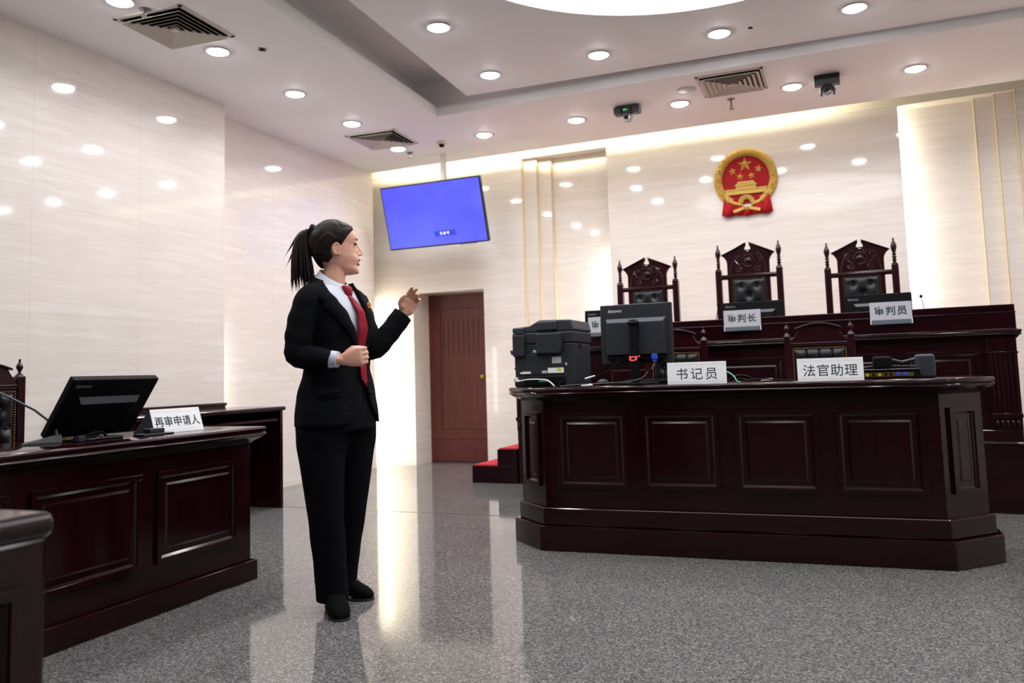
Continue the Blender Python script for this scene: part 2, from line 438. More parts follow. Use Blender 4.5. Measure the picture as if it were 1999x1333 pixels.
# ------------------------------------------------------------------ platform and steps
t=thing('platform','dark wood platform with red carpet carrying the high judges bench','platform',(-.96,7.3,0))
PP=[(-1.70,-.92),(2.1,-.92),(2.1,1.14),(-2.08,1.14),(-2.08,-.09),(-1.70,-.09)]
MB().prism(PP,0,.46).build('body','wood',t,bevel=.006)
MB().prism([(-1.69,-.5),(2.09,-.5),(2.09,1.13),(-2.07,1.13),(-2.07,-.08),(-1.69,-.08)],.46,.472).build('carpet','red_carpet',t)
t=thing('platform_steps','dark wood steps with red carpet treads left of the judges platform','steps',(-3.28,7.19,0))
b=MB().box(-.237,.235,0,1.2,0,.16); b.box(.03,.235,0,1.2,.16,.316)
b.build('step_body','wood',t,bevel=.005)
MB().box(-.225,.03,.02,1.19,.16,.168).build('tread_carpet','red_carpet',t)
MB().box(.04,.235,.02,1.19,.316,.324).build('tread_carpet','red_carpet',t)
# ------------------------------------------------------------------ panelled desks
def raised_panel(x0,x1,z0,z1,y,X=None):
    b=MB(); w_=.022; h=.016
    b.prism([(x0,z0),(x1,z0),(x1,z1),(x0,z1)],0,.001,X=(X or Matrix())@T(0,y,0)@RX(90))
    for (a,c,e,f) in ((x0,x1,z1-w_,z1),(x0,x1,z0,z0+w_),(x0,x0+w_,z0+w_,z1-w_),(x1-w_,x1,z0+w_,z1-w_)):
        b.box(a,c,y-h,y,e,f,X=X)
    g=.012; hh=.0085
    O=[(x0+w_,z0+w_),(x1-w_,z0+w_),(x1-w_,z1-w_),(x0+w_,z1-w_)]; I=[(x0+w_+g,z0+w_+g),(x1-w_-g,z0+w_+g),(x1-w_-g,z1-w_-g),(x0+w_+g,z1-w_-g)]
    Xp=X or Matrix()
    vs=[tuple(Xp@V((a,y-hh,c))) for a,c in O]+[tuple(Xp@V((a,y-.001,c))) for a,c in I]+[tuple(Xp@V((a,y-.0005,c))) for a,c in O]
    b.add(vs,[(k,(k+1)%4,4+(k+1)%4,4+k) for k in range(4)]+[(4+k,4+(k+1)%4,8+(k+1)%4,8+k) for k in range(4)]+[(8+k,8+(k+1)%4,(k+1)%4,k) for k in range(4)])
    i0=.054; i1=.067; d=.0065
    A=[(x0+i0,z0+i0),(x1-i0,z0+i0),(x1-i0,z1-i0),(x0+i0,z1-i0)]; B=[(x0+i1,z0+i1),(x1-i1,z0+i1),(x1-i1,z1-i1),(x0+i1,z1-i1)]
    b.prism(A,0,d,X=Xp@T(0,y,0)@RX(90),poly1=B)
    return b
def top_mould(poly, z0, z1, off0, off1, b):
    # cornice below, two rounded edges above
    h=z1-z0
    steps=[(off0,0),(off0+.006,.08),(off0+(off1-off0)*.35,.2),(off0+(off1-off0)*.75,.38),(off1-.012,.45),(off1-.004,.5),(off1,.56),(off1-.004,.66),(off1-.010,.69),(off1-.010,.72),(off1-.001,.76),(off1,.85),(off1-.003,.95),(off1-.010,1.0)]
    rings=[[(x,y,z0+h*f) for x,y in poly_off(poly,o_)] for o_,f in steps]
    return b.loft(rings, smooth=True)
# clerk desk in front of the bench
t=thing('clerk_desk','long dark rosewood clerk desk with chamfered corners and four front panels','desk',(-1.787,4.531,0),2.2)
CD=[(0,0),(2.143,0),(2.393,.25),(2.393,.82),(-.25,.82),(-.25,.25)]
body=poly_off(CD,-.055)
CB=[CD[0],CD[1],CD[2],(CD[2][0],.55),(CD[2][0]-.10,.55),(CD[2][0]-.10,.3),(CD[1][0]-.04,.14),(.04,.14),(CD[5][0]+.10,.3),(CD[5][0]+.10,.55),(CD[5][0],.55),CD[5]]
b=MB().prism(CB,0,.14); b.build('plinth','wood',t,bevel=.006)
MB().prism(poly_off(CB,-.028),.14,.24).build('base_board','wood',t,bevel=.008,seg=3)
FB=[body[0],body[1],body[2],(body[2][0],.55),(body[2][0]-.03,.55),(body[2][0]-.03,body[2][1]+.02),(body[1][0]-.02,.12),(body[0][0]+.02,.12),(body[5][0]+.03,body[5][1]+.02),(body[5][0]+.03,.55),(body[5][0],.55),body[5]]
MB().prism(FB,.0,.87).build('body','wood',t)
b=MB(); top_mould(body,.855,.935,.0,.070,b); b.build('worktop','wood',t)
for x0,x1 in ((.105,.52),(.61,1.03),(1.12,1.54),(1.63,2.045)):
    raised_panel(x0,x1,.355,.785,.055).build('front_panel','woodv',t,bevel=.002)
for s in (0,1):
    p=body[0] if s==0 else body[1]; q=body[5] if s==0 else body[2]
    if s==0: X=T(q[0],q[1],0)@RZ(-45)
    else: X=T(p[0],p[1],0)@RZ(45)
    L_=(V(p)-V(q)).length
    raised_panel(.055,L_-.055,.355,.785,0,X).build('corner_panel','woodv',t,bevel=.003)
# party desk at the left, seen from its front
t=thing('party_desk','long dark rosewood desk with two visible panels left of the woman','desk',(-2.888,.621,0),91.8)
LD=[(0,0),(2.9,0),(2.9,.50),(0,.50)]; body=poly_off(LD,-.027)
MB().prism(LD,0,.10).build('plinth','wood',t,bevel=.005)
MB().prism(body,.10,.72).build('body','wood',t)
b=MB(); top_mould(body,.70,.785,0,.06,b); b.build('worktop','wood',t)
for x0 in (.328,.96,1.592,2.224): raised_panel(x0,x0+.54,.217,.627,.027).build('front_panel','woodv',t,bevel=.002)
# low table along the wall behind it
t=thing('wall_table','plain dark wood table against the left wall behind the party desk','table',(-4.66,5.5,0))
b=MB().box(-.29,.275,-1.55,.03,.782,.815); b.build('tabletop','wood',t,bevel=.012,seg=3)
MB().box(-.29,.255,-.02,.012,0,.782).build('end_panel','woodv',t,bevel=.004)
MB().box(-.29,.255,-1.5,-1.47,0,.782).build('end_panel','woodv',t,bevel=.004)
MB().box(-.20,.24,-1.47,-.02,.70,.72).build('shelf','wood',t)
MB().box(-.285,-.265,-1.47,-.02,.1,.782).build('back_panel','wood',t)
b=MB().box(-.338,-.30,-1.6,-.06,0,.80); b.box(-.338,-.285,-1.62,-.05,.80,.83); b.box(-.338,-.28,-1.63,-.04,.83,.855)
tag(b.build('wall_rail','wood',None,bevel=.005,loc=(-4.66,5.5,0)),'dark wood ledge rail fixed to the left wall just above the low table','rail')
# bench end at the lower left, nearest the lens
t=thing('gallery_bench','dark wood bench end at the lower left corner, nearest and out of focus','bench',(-1.46,1.13,0),90)
b=MB().box(-.9,0,.0,.5,0,.74); b.build('body','wood',t,bevel=.01)
MB().box(-.92,.012,-.012,.52,.735,.785).build('top_rail','wood',t,bevel=.02,seg=4)
raised_panel(-.8,-.06,.12,.66,0).build('front_panel','woodv',t,bevel=.002)
# ------------------------------------------------------------------ the judges' bench
t=thing('judges_bench','high dark rosewood judges bench with fluted end columns','bench',(-.873,6.36,.472))
BX=1.808
b=MB().box(-BX,BX,-.005,.34,0,.082); b.build('plinth','wood',t,bevel=.006)
MB().box(-BX+.02,BX-.02,.01,.06,.082,.70).build('body','wood',t)
for x0,x1 in ((-.30,.33),(.433,1.043),(1.143,1.588),(-1.043,-.413),(-1.588,-1.143)):
    raised_panel(x0,x1,.13,.612,.01).build('front_panel','woodv',t,bevel=.002)
for s in (-1,1):
    b=MB(); x0=BX-.175 if s>0 else -BX
    b.box(x0,x0+.175,-.012,.34,.082,.70)
    for i in range(6): b.box(x0+.012+.0275*i,x0+.0255+.0275*i,-.022,-.01,.19,.59)
    b.box(x0-.004,x0+.179,-.026,.0,.585,.60); b.box(x0-.004,x0+.179,-.026,0,.16,.19)
    for i in range(5): b.ell((x0+.028+.030*i,-.018,.125),(.013,.014,.024),nu=10,nv=8)
    b.build('fluted_column','woodv',t,bevel=.003)
b=MB()
P4=[(-BX,0),(BX,0),(BX,.38),(-BX,.38)]
rings=[[(x,y,z) for x,y in poly_off(P4,o_)] for o_,z in ((0,.685),(.008,.69),(.018,.705),(.028,.71),(.032,.716),(.028,.722),(.03,.728),(.036,.735),(.030,.744),(.012,.748),(.01,.752))]
b.loft(rings); b.build('cornice','wood',t)
b=MB().box(-BX-.008,BX+.008,-.01,.022,.75,.862); b.box(-BX-.012,BX+.012,-.014,.026,.858,.866); b.box(-BX-.006,BX+.006,-.008,.02,.866,.914)
b.box(-BX-.008,-BX+.02,.0,.40,.75,.914); b.box(BX-.02,BX+.008,.0,.40,.75,.914)
b.build('front_upstand','wood',t,bevel=.004)
MB().box(-BX+.02,BX-.02,.022,.42,.745,.765).build('desktop','wood',t)
b=MB()   # carved relief in the middle panel: rings with a pair of scales
Xc=T(.015,-.004,.36)@RX(90)
b.torus((0,0,0),.13,.007,X=Xc); b.torus((0,0,0),.105,.005,X=Xc); b.torus((0,0,0),.08,.005,X=Xc)
b.box(-.008,.008,-.008,0,.29,.44,X=T(.015,0,0)); b.box(-.07,.07,-.008,0,.425,.435,X=T(.015,0,0))
for s in (-1,1): b.ell((.015+s*.055,-.004,.35),(.03,.007,.014),nu=12,nv=8)
b.build('carved_relief','woodv',t)
# ------------------------------------------------------------------ chairs
def spiral(b, c, r0, turns, rad, X, flip=1):
    pts=[]
    for i in range(26):
        a=i/25*turns*2*pi; r=r0*(1-.8*i/25); pts.append((c[0]+flip*r*cos(a),c[1]+r*sin(a),0))
    b.tube(pts,[rad*(1-.4*i/25) for i in range(26)],6,X=X)
def judge_chair(name,label,loc,rz=0,group=None):
    t=thing(name,label,'chair',loc,rz,group)
    # local: front faces -y, floor z=0
    for s in (-1,1):
        b=MB(); b.box(s*.255-.026,s*.255+.026,.0,.052,0,1.335)
        for k in (-1,1): b.box(s*.255+k*.012-.004,s*.255+k*.012+.004,-.003,0,.5,1.32)
        b.loft([[(s*.255+a*e,.026+c*e,z) for a,c in ((-1,-1),(1,-1),(1,1),(-1,1))] for e,z in ((.026,1.335),(.02,1.352),(.012,1.358))],smooth=False)
        p=b.build('back_post','chairwood',t,bevel=.004)
        MB().lathe([(.012,1.352),(.016,1.357),(.011,1.362),(.013,1.37),(.020,1.378),(.012,1.386),(.013,1.394),(.020,1.402),(.012,1.41),(.012,1.418),(.019,1.425),(.012,1.432),(.014,1.445),(.021,1.468),(.024,1.487),(.021,1.505),(.012,1.528),(.007,1.535),(.008,1.548),(.005,1.56),(.001,1.562)],16,X=T(s*.255,.026,0)).build('finial','chairwood',p)
    # pediment crest with a keyhole notch, outline in x,z
    pts=[(-.178,1.285),(.178,1.285),(.178,1.40),(.185,1.425),(.2,1.448),(.218,1.464),(.013,1.555)]
    notch=[(.013,1.540)]+[(.0+.025*cos(a),1.515+.025*sin(a)) for a in [R(d) for d in (50,20,-10,-40,-70,-100,-130,-160,-190,-220,-230)]]+[(-.013,1.540)]
    pts+=notch+[(-.013,1.555),(-.218,1.464),(-.2,1.448),(-.185,1.425),(-.178,1.40)]
    b=MB().prism(pts,-.038,-.006,X=RX(90)); c=b.build('crest_board','chairwood',t,bevel=.003)
    b=MB()
    for s in (-1,1): b.prism([(s*.222,1.462),(s*.013,1.556),(s*.013,1.566),(s*.226,1.470)],-.046,.012,X=RX(90))
    b.build('crest_moulding','chairwood',t,bevel=.003)
    b=MB(); X=T(0,.006,0)@RX(90)
    b.tube([(.15*cos(R(a)),1.31+.19*sin(R(a)),0) for a in range(0,181,10)],.005,6,X=X)
    for s in (-1,1):
        spiral(b,(s*.075,1.335),.028,1.6,.005,X,s); spiral(b,(s*.10,1.44),.03,1.4,.004,X,-s); spiral(b,(s*.04,1.47),.022,1.3,.004,X,s)
        b.tube([(s*.12,1.43,0),(s*.085,1.385,0),(s*.05,1.365,0)],.005,6,X=X)
    b.ell((0,.0,1.41),(.03,.007,.024)); b.torus((0,1.41,0),.05,.006,X=X); b.torus((0,1.41,0),.03,.005,X=X)
    b.build('carving','chairwood',c)
    b=MB().box(-.23,.23,.002,.04,1.262,1.272); b.box(-.23,.23,-.004,.044,1.272,1.292); b.box(-.23,.23,.002,.04,1.292,1.302)
    b.build('cross_rail','chairwood',t,bevel=.004)
    for s in (-1,1): MB().box(s*.158-.02,s*.158+.02,.006,.038,.5,1.265).build('stile','chairwood',t,bevel=.003)
    leather_back(t,-.138,.138,.55,1.262,.004,[(-.065,1.20),(.065,1.20),(0,1.12),(-.065,1.04),(.065,1.04),(0,.96),(-.065,.88),(.065,.88)])
    b=MB().box(-.28,.28,-.48,.03,.40,.45); b.build('seat_frame','chairwood',t,bevel=.006)
    MB().box(-.25,.25,-.46,0,.45,.52).build('seat_cushion','leather',t,bevel=.03,seg=4)
    for s in (-1,1):
        MB().box(s*.255-.025,s*.255+.025,-.48,-.43,0,.68).build('leg','chairwood',t,bevel=.004)
        MB().box(s*.255-.03,s*.255+.03,-.5,.0,.68,.71).build('armrest','chairwood',t,bevel=.01,seg=3)
    return t
def leather_back(t,x0,x1,z0,z1,y,buttons,studs=False,channels=0):
    nx,nz=44,60; vs=[]
    for i in range(nz+1):
        for j in range(nx+1):
            x=x0+(x1-x0)*j/nx; z=z0+(z1-z0)*i/nz
            e=min(x-x0,x1-x,z-z0,z1-z); h=.028*(1-math.exp(-max(e,0)/.02))
            for bx,bz in buttons:
                dd=sqrt((x-bx)**2+(z-bz)**2); h-=.02*math.exp(-(dd/.022)**2)+.007*math.exp(-(dd/.05)**2)
            for k in range(1,channels):
                cx=x0+(x1-x0)*k/channels; h-=.012*math.exp(-((x-cx)/.006)**2)
            vs.append((x,y-h+.004,z))
    fs=[(i*(nx+1)+j,i*(nx+1)+j+1,(i+1)*(nx+1)+j+1,(i+1)*(nx+1)+j) for i in range(nz) for j in range(nx)]
    b=MB().add(vs,fs,True); b.box(x0,x1,y+.002,y+.03,z0,z1)
    p=b.build('leather_back','leather',t)
    if buttons:
        for bx,bz in buttons: MB().ell((bx,y-.008,bz),(.007,.005,.007),nu=10,nv=6).build('tufting_button','leather',p)
    b=MB(); st=.0125 if studs else .011
    def run(xa,za,xb,zb):
        n=int(sqrt((xb-xa)**2+(zb-za)**2)/st)
        for i in range(n+1):
            f=i/n; b.ell((xa+(xb-xa)*f,y-.004,za+(zb-za)*f),((.0042,.003,.0042) if studs else (.0022,.002,.0022)),nu=6,nv=4)
    g=.004
    run(x0-g,z0,x0-g,z1+g); run(x1+g,z0,x1+g,z1+g); run(x0-g,z1+g,x1+g,z1+g)
    s_=b.build('stud_trim','stud',p); s_['kind']='stuff'
    return p
J1=judge_chair('judge_chair','tall carved judge chair, leftmost of three, behind the clerk monitor',(-1.765,7.3,.472))
dup(J1,(-.873,7.3,.472),0,'tall carved judge chair directly below the emblem, middle of three',(1,1,1.038))
dup(J1,(.02,7.3,.472),0,'tall carved judge chair, rightmost of three, nearest the glowing wall edge')
def clerk_chair(label,loc,rz=0,H=1.0,urn=False):
    t=thing('clerk_chair',label,'chair',loc,rz)
    for s in (-1,1):
        p=MB().box(s*.193-.021,s*.193+.021,0,.042,0,1.212*H).build('back_post','chairwood',t,bevel=.004)
        z=1.21*H
        pr=[(.021,z),(.018,z+.008),(.010,z+.014),(.006,z+.022),(.010,z+.030),(.016,z+.042),(.017,z+.05),(.013,z+.06),(.007,z+.068),(.005,z+.078),(.007,z+.086),(.001,z+.088)]
        MB().lathe(pr,14,X=T(s*.193,.021,0)).build('finial','chairwood',p)
    zt=1.29*H; zb=1.165*H
    pts=[(-.172,zb),(.172,zb),(.168,zb+.015),(.15,zb+.035),(.13,zb+.065),(.122,zb+.085),(.135,zt-.028)]
    pts+=[(.135-.27*i/12, zt-.028+.03*sin(pi*i/12)) for i in range(1,12)]
    pts+=[(-.135,zt-.028),(-.122,zb+.085),(-.13,zb+.065),(-.15,zb+.035),(-.168,zb+.015)]
    MB().prism(pts,-.036,-.008,X=RX(90)).build('crest_board','chairwood',t,bevel=.003)
    pts=[(.14-.28*i/12, zt-.03+.032*sin(pi*i/12)) for i in range(13)]
    pts+=[(x,z-.012) for x,z in pts[::-1]]
    MB().prism(pts,-.044,.006,X=RX(90)).build('crest_moulding','chairwood',t,bevel=.003)
    b=MB().box(-.172,.172,.002,.04,zb-.012,zb); b.box(-.172,.172,.006,.036,zb-.024,zb-.012); b.build('cross_rail','chairwood',t,bevel=.003)
    MB().box(-.172,.172,.012,.036,.42,zb-.02).build('back_board','chairwood',t)
    leather_back(t,-.155,.155,.55*H,zb-.04,.004,[(-.0775,1.03*H),(0,1.03*H),(.0775,1.03*H),(-.116,.93*H),(-.039,.93*H),(.039,.93*H),(.116,.93*H),(-.0775,.83*H),(0,.83*H),(.0775,.83*H)],True,4)
    MB().box(-.21,.21,-.42,.03,.38,.43).build('seat_frame','chairwood',t,bevel=.005)
    MB().box(-.19,.19,-.41,.0,.43,.49).build('seat_cushion','leather',t,bevel=.025,seg=3)
    for s in (-1,1): MB().box(s*.185-.02,s*.185+.02,-.42,-.38,0,.38).build('leg','chairwood',t,bevel=.004)
    return t
c0=clerk_chair('studded leather clerk chair behind the white sign with four characters',(-.262,5.62,0))
dup(c0,(-1.185,5.62,0),0,'studded leather clerk chair mostly hidden behind the clerk monitor')
clerk_chair('studded leather chair behind the left desk, cut by the picture edge',(-3.9,2.665,0),90,.895)
# ------------------------------------------------------------------ screens
def logo(parent, x, y, z, w_, mat_='logo', X0=None):
    X=(X0 or Matrix())@T(x,y,z)@RX(90)
    return text_mesh('lettering','lenovo',.03,mat_,parent,X,1.05,.0006,.0004,w_,.25)
def wide_monitor(label,loc,rz,tilt,w_=.475,h=.285,lg='logodim',group=None,zb=.055):
    # back faces -y; local origin at the foot on the table
    t=thing('monitor',label,'monitor',loc,rz,group)
    X=T(0,0,zb)@RX(tilt)
    MB().box(-w_/2,w_/2,-.016,.016,0,h,X=X).build('shell','black',t,bevel=.005)
    MB().box(-w_/2+.008,w_/2-.008,.0155,.0175,.012,h-.01,X=X).build('screen','lens',t)
    A=[(-.37*w_,.10*h),(.37*w_,.10*h),(.37*w_,.72*h),(-.37*w_,.72*h)]; B=[(-.33*w_,.12*h),(.33*w_,.12*h),(.32*w_,.60*h),(-.32*w_,.60*h)]
    MB().prism(A,.015,.032,X=X@RX(90),poly1=B).build('rear_housing','black',t,bevel=.003)
    ang=math.degrees(math.atan2(.03,.14*h)); Xv=X
    v=[(-.355*w_,-.0165,.705*h),(.355*w_,-.0165,.705*h),(.32*w_,-.0305,.61*h),(-.32*w_,-.0305,.61*h)]
    v=[tuple(X@V(p)) for p in v]; n=(X.to_3x3()@V((0,-.6,.8)))*.003
    b=MB().add([tuple(V(p)+n) for p in v]+v,[(0,1,2,3),(7,6,5,4),(0,4,5,1),(1,5,6,2),(2,6,7,3),(3,7,4,0)]); b.build('vent_grille','vent',t)
    logo(t,-.36*w_,-.0165,h-.032,.075,lg,X)
    MB().box(-.06,.06,-.02,.02,.0,.14).build('stand','black2',t,bevel=.006)
    MB().box(-.12,.12,-.09,.10,0,.012).build('stand_base','black2',t,bevel=.005)
    return t
# ------------------------------------------------------------------ name plates
def tent_sign(label,loc,rz,w_,h,txt,tw,bold=.0,depth=.09,lean=8,fs=.5,sp=1.0):
    t=thing('name_plate',label,'sign',loc,rz)
    X=RX(-lean)
    MB().box(-w_/2,w_/2,-.0015,.0015,0,h,X=X).build('card','white',t)
    topy=h*sin(R(lean)); tz=h*cos(R(lean))
    b=MB().prism([(.002,0),(topy+.001,tz-.002),(topy+.004,tz-.002),(depth,0)],-w_/2,w_/2,X=Matrix(((0,0,1,0),(1,0,0,0),(0,1,0,0),(0,0,0,1)))); b.build('holder','darkgrey',t)
    b=MB()
    for zz in (.10*h,.88*h): b.box(-w_/2+.004,w_/2-.004,-.0019,-.0014,zz,zz+.0008,X=X)
    b.build('border_line','lightgrey',t)
    text_mesh('lettering',txt,h*fs,'ink',t,X@T(0,-.0019,h*.47)@RX(90),sp,bold,.0004,tw)
    return t
def bench_sign(label,loc,txt,tw):
    t=thing('bench_name_plate',label,'sign',loc,0)
    w_,h=.268,.155; X=RX(-3)
    MB().box(-w_/2,w_/2,-.003,.003,0,h,X=X).build('holder','lightgrey',t,bevel=.001)
    MB().box(-w_/2+.004,w_/2-.004,-.004,-.0028,.030,h,X=X).build('card','paper',t)
    MB().box(-w_/2+.006,w_/2-.006,-.006,-.003,.004,.029,X=X).build('lower_strip','slate',t)
    for s in (-1,1): MB().box(s*(w_/2-.002)-.0025,s*(w_/2-.002)+.0025,-.007,-.002,0,.034,X=X).build('side_clip','white',t)
    text_mesh('lettering',txt,.07,'ink',t,X@T(0,-.0045,.094)@RX(90),1.15,.001,.0004,tw)
    return t
bench_sign('grey hanging plate lettered 审判长 on the bench below the middle judge chair',(-.821,6.322,1.291),'审判长',.205)
bench_sign('grey hanging plate lettered 审判员 at the right end of the judges bench',(.19,6.322,1.289),'审判员',.205)
bench_sign('grey hanging plate on the judges bench half hidden between printer and clerk monitor',(-1.89,6.322,1.300),'审判员',.205)
tent_sign('white tent sign lettered 书记员 on the clerk desk beside the clerk monitor',(-.858,4.60,.935),2,.322,.122,'书记员',.222,.0,.05,4,.44,1.3)
tent_sign('white tent sign lettered 法官助理 on the clerk desk beside the black scanner',(-.168,4.605,.935),2.5,.322,.120,'法官助理',.265,.0,.05,4,.48,1.05)
tent_sign('white tent sign lettered 再审申请人 on the left desk beside the tilted monitor',(-3.155,3.157,.785),87,.303,.122,'再审申请人',.275,.0006,.15,19,.60,1.04)
# monitors on the bench and the left desk
wide_monitor('black monitor on the judges bench behind the 审判长 plate',(-.775,6.62,1.237),0,-4,.47,.235)
wide_monitor('black monitor on the judges bench behind the right 审判员 plate',(.115,6.62,1.237),0,-4,.46,.235)
wide_monitor('black monitor on the judges bench showing only a corner above the printer',(-1.915,6.62,1.237),0,-4,.46,.24)
wide_monitor('black monitor tilted far back on the left desk beside the tent sign',(-3.235,2.69,.785),88,37,.44,.308,zb=.028)
# clerk monitor, seen from behind
t=thing('monitor','large square black monitor on the clerk desk between printer and white sign','monitor',(-1.252,4.86,.935),2.2)
MB().box(-.217,.217,-.02,.02,.125,.485).build('shell','black2',t,bevel=.006)
MB().box(-.205,.205,.0195,.0215,.14,.475).build('screen','lens',t)
A=[(-.186,.175),(.186,.175),(.186,.40),(-.186,.40)]; B=[(-.178,.18),(.178,.18),(.168,.372),(-.168,.372)]
MB().prism(A,.018,.055,X=RX(90),poly1=B).build('rear_housing','black2',t,bevel=.003)
MB().add([(-.182,-.0215,.399),(.182,-.0215,.399),(.168,-.054,.374),(-.168,-.054,.374),(-.182,-.018,.396),(.182,-.018,.396),(.168,-.05,.370),(-.168,-.05,.370)],[(0,1,2,3),(7,6,5,4),(0,4,5,1),(1,5,6,2),(2,6,7,3),(3,7,4,0)]).build('vent_grille','vent',t)
logo(t,-.125,-.0205,.447,.084,'logo')
MB().box(-.17,.17,-.045,-.018,.148,.172).build('port_recess','black',t,bevel=.002)
b=MB().lathe([(.026,.0),(.026,.36),(.024,.375)],18,X=T(.0,-.085,.01)); b.lathe([(.026,0),(.034,.005),(.034,.02),(.02,.028)],18,X=T(0,-.085,.355)@RX(12)); b.box(-.025,.025,-.085,-.04,.30,.37); b.build('stand','black',t,bevel=.002)
MB().prism([(-.13,-.17),(.13,-.17),(.11,.06),(-.11,.06)],0,.014).build('stand_base','black',t,bevel=.005)
b=MB().torus((0,-.085,.168),.031,.004,rot=Matrix.Rotation(R(10),3,'X')); b.torus((0,-.128,.152),.019,.005,rot=Matrix.Rotation(R(35),3,'X'))
tag(b.build('cable_clip','redclip',None,loc=(-1.252,4.86,.935),rot=(0,0,R(2.2))),'bright red plastic cable clip round the clerk monitor stand','clip')
# ------------------------------------------------------------------ printer, seen from behind
t=thing('printer','black multifunction printer with stickers at the left end of the clerk desk','printer',(-1.86,4.86,.935),1.5)
X=Matrix(((1,0,0,0),(0,0,1,0),(0,1,0,0),(0,0,0,1)))
b=MB().prism([(-.19,.006),(.20,.006),(.20,.27),(-.195,.27),(-.195,.15)],0,.38,X=X); b.build('body','black2',t,bevel=.008)
b=MB().prism([(-.205,.27),(.205,.27),(.205,.345),(-.205,.345)],-.005,.40,X=X); b.build('scanner_lid','black2',t,bevel=.01)
b=MB().prism([(-.205,.345),(.205,.345),(.205,.36),(.19,.415),(.0,.42),(-.025,.418),(-.09,.385),(-.205,.378)],.0,.40,X=X); b.build('document_feeder','darkgrey',t,bevel=.008)
MB().box(-.03,.10,-.018,.01,.355,.408).build('feeder_cover','darkgrey',t,bevel=.006)
b=MB(); b.prism([(-.195,.195),(-.115,.195),(-.115,.26),(-.11,.33),(-.195,.33)],-.03,.01,X=X); b.build('hinge_cover','black2',t,bevel=.006)
b=MB(); b.prism([(-.035,.205),(.125,.205),(.135,.25),(.135,.335),(-.04,.335)],-.035,.01,X=X); b.build('hinge_cover','black2',t,bevel=.008)
MB().box(-.18,-.12,-.012,.01,.335,.375).build('lid_hinge','darkgrey',t,bevel=.005)
b=MB().box(-.17,.135,-.004,.002,.075,.205); b.build('rear_door','black2',t,bevel=.003)
MB().box(-.04,.0,-.006,.0,.195,.208).build('door_latch','dark',t,bevel=.002)
MB().box(-.135,.145,-.004,.004,.012,.062).build('paper_tray','black',t,bevel=.004)
MB().box(.2,.203,.13,.17,.235,.275).build('side_slot','dark',t)
b=MB().box(-.005,.005,-.0365,-.034,.262,.272); b.build('socket','dark',t)
MB().box(-.065,-.045,-.004,.001,.215,.232).build('usb_port','lightgrey',t); MB().box(-.042,-.03,-.004,.001,.215,.232).build('phone_port','dark',t)
MB().box(.06,.12,-.0055,-.0035,.145,.185).build('data_sticker','lightgrey',t)
b=MB().box(.03,.135,-.0055,-.0035,.085,.117); b.build('warning_sticker','white',t)
MB().box(.09,.12,-.0065,-.0045,.097,.113).build('laser_sticker','yellow',t,bevel=.0005)
MB().box(-.01,.026,-.0055,-.0035,.085,.101).build('data_sticker','lightgrey',t)
b=MB().box(-.155,-.085,-.0055,-.0035,.084,.094); b.build('data_sticker','white',t)
MB().box(-.14,-.085,-.0055,-.0035,.094,.1).build('data_sticker','orange',t)
MB().box(.145,.157,-.004,.0,.13,.147).build('network_port','lightgrey',t)
MB().box(-.03,.035,-.008,-.002,.030,.045).build('release_tab','green',t,bevel=.002)
MB().box(-.185,-.155,-.03,.0,.006,.05).build('power_socket','darkgrey',t,bevel=.003)
# cables on the clerk desk
ZD=.935
def cable(label,pts,r,m_,cat='cable',name='cable'):
    P=[V(p) for p in pts]; out=[]
    for i in range(len(P)-1):
        p0,p1,p2,p3=P[max(i-1,0)],P[i],P[i+1],P[min(i+2,len(P)-1)]
        for k in range(8):
            u=k/8; out.append(.5*((2*p1)+(-p0+p2)*u+(2*p0-5*p1+4*p2-p3)*u*u+(-p0+3*p1-3*p2+p3)*u**3))
    out.append(P[-1])
    return tag(MB().tube(out,r,8).build(name,m_),label,cat)
o=cable('pale grey cable looping across the foot of the printer',[(-2.03,4.815,.985),(-2.0,4.80,.975),(-1.93,4.77,.983),(-1.83,4.74,.982),(-1.77,4.70,.972),(-1.725,4.68,.941)],.0042,'cable_white')
MB().box(-2.045,-2.02,4.805,4.83,.972,.998).build('plug','cable_white',o,bevel=.003)
MB().box(-2.022,-2.005,4.792,4.818,.968,.982).build('strain_relief','cable_white',o,bevel=.003)
o=cable('thin black power cable with a white tag hanging from the clerk monitor',[(-1.345,4.80,1.095),(-1.352,4.77,1.075),(-1.38,4.75,1.04),(-1.44,4.74,1.005),(-1.52,4.73,.985),(-1.60,4.71,.96),(-1.66,4.69,.941)],.0028,'black')
MB().tube([(-1.485,4.735,.995),(-1.545,4.725,.979)],.005,8).build('cable_tag','white',o)
o=cable('thin grey video cable with a blue plug curving left from the clerk monitor',[(-1.135,4.80,1.07),(-1.14,4.78,1.04),(-1.17,4.76,1.01),(-1.2,4.735,.975),(-1.28,4.70,.956),(-1.42,4.68,.95),(-1.58,4.67,.945),(-1.68,4.66,.940)],.0032,'grey')
MB().box(-1.15,-1.118,4.785,4.815,1.082,1.115).build('connector','blue',o,bevel=.003)
MB().box(-1.145,-1.123,4.788,4.812,1.066,1.082).build('connector_shell','blue',o,bevel=.002)
MB().tube([(-1.152,4.772,1.028),(-1.17,4.762,1.010)],.0052,8).build('ferrite','black',o)
cable('thin black power cord falling from the side of the printer',[(-1.675,4.845,1.02),(-1.69,4.82,1.0),(-1.71,4.78,.97),(-1.715,4.72,.945),(-1.715,4.69,.939)],.0025,'black')
o=cable('teal green cable beside the right edge of the 书记员 sign',[(-.71,4.68,1.0),(-.69,4.67,.99),(-.665,4.655,.972),(-.648,4.64,.945),(-.63,4.64,.939)],.0042,'teal')
cable('black cables lying on the clerk desk between the two white signs',[(-.65,4.66,.939),(-.58,4.68,.95),(-.5,4.69,.952),(-.42,4.68,.945),(-.36,4.70,.94)],.004,'black')
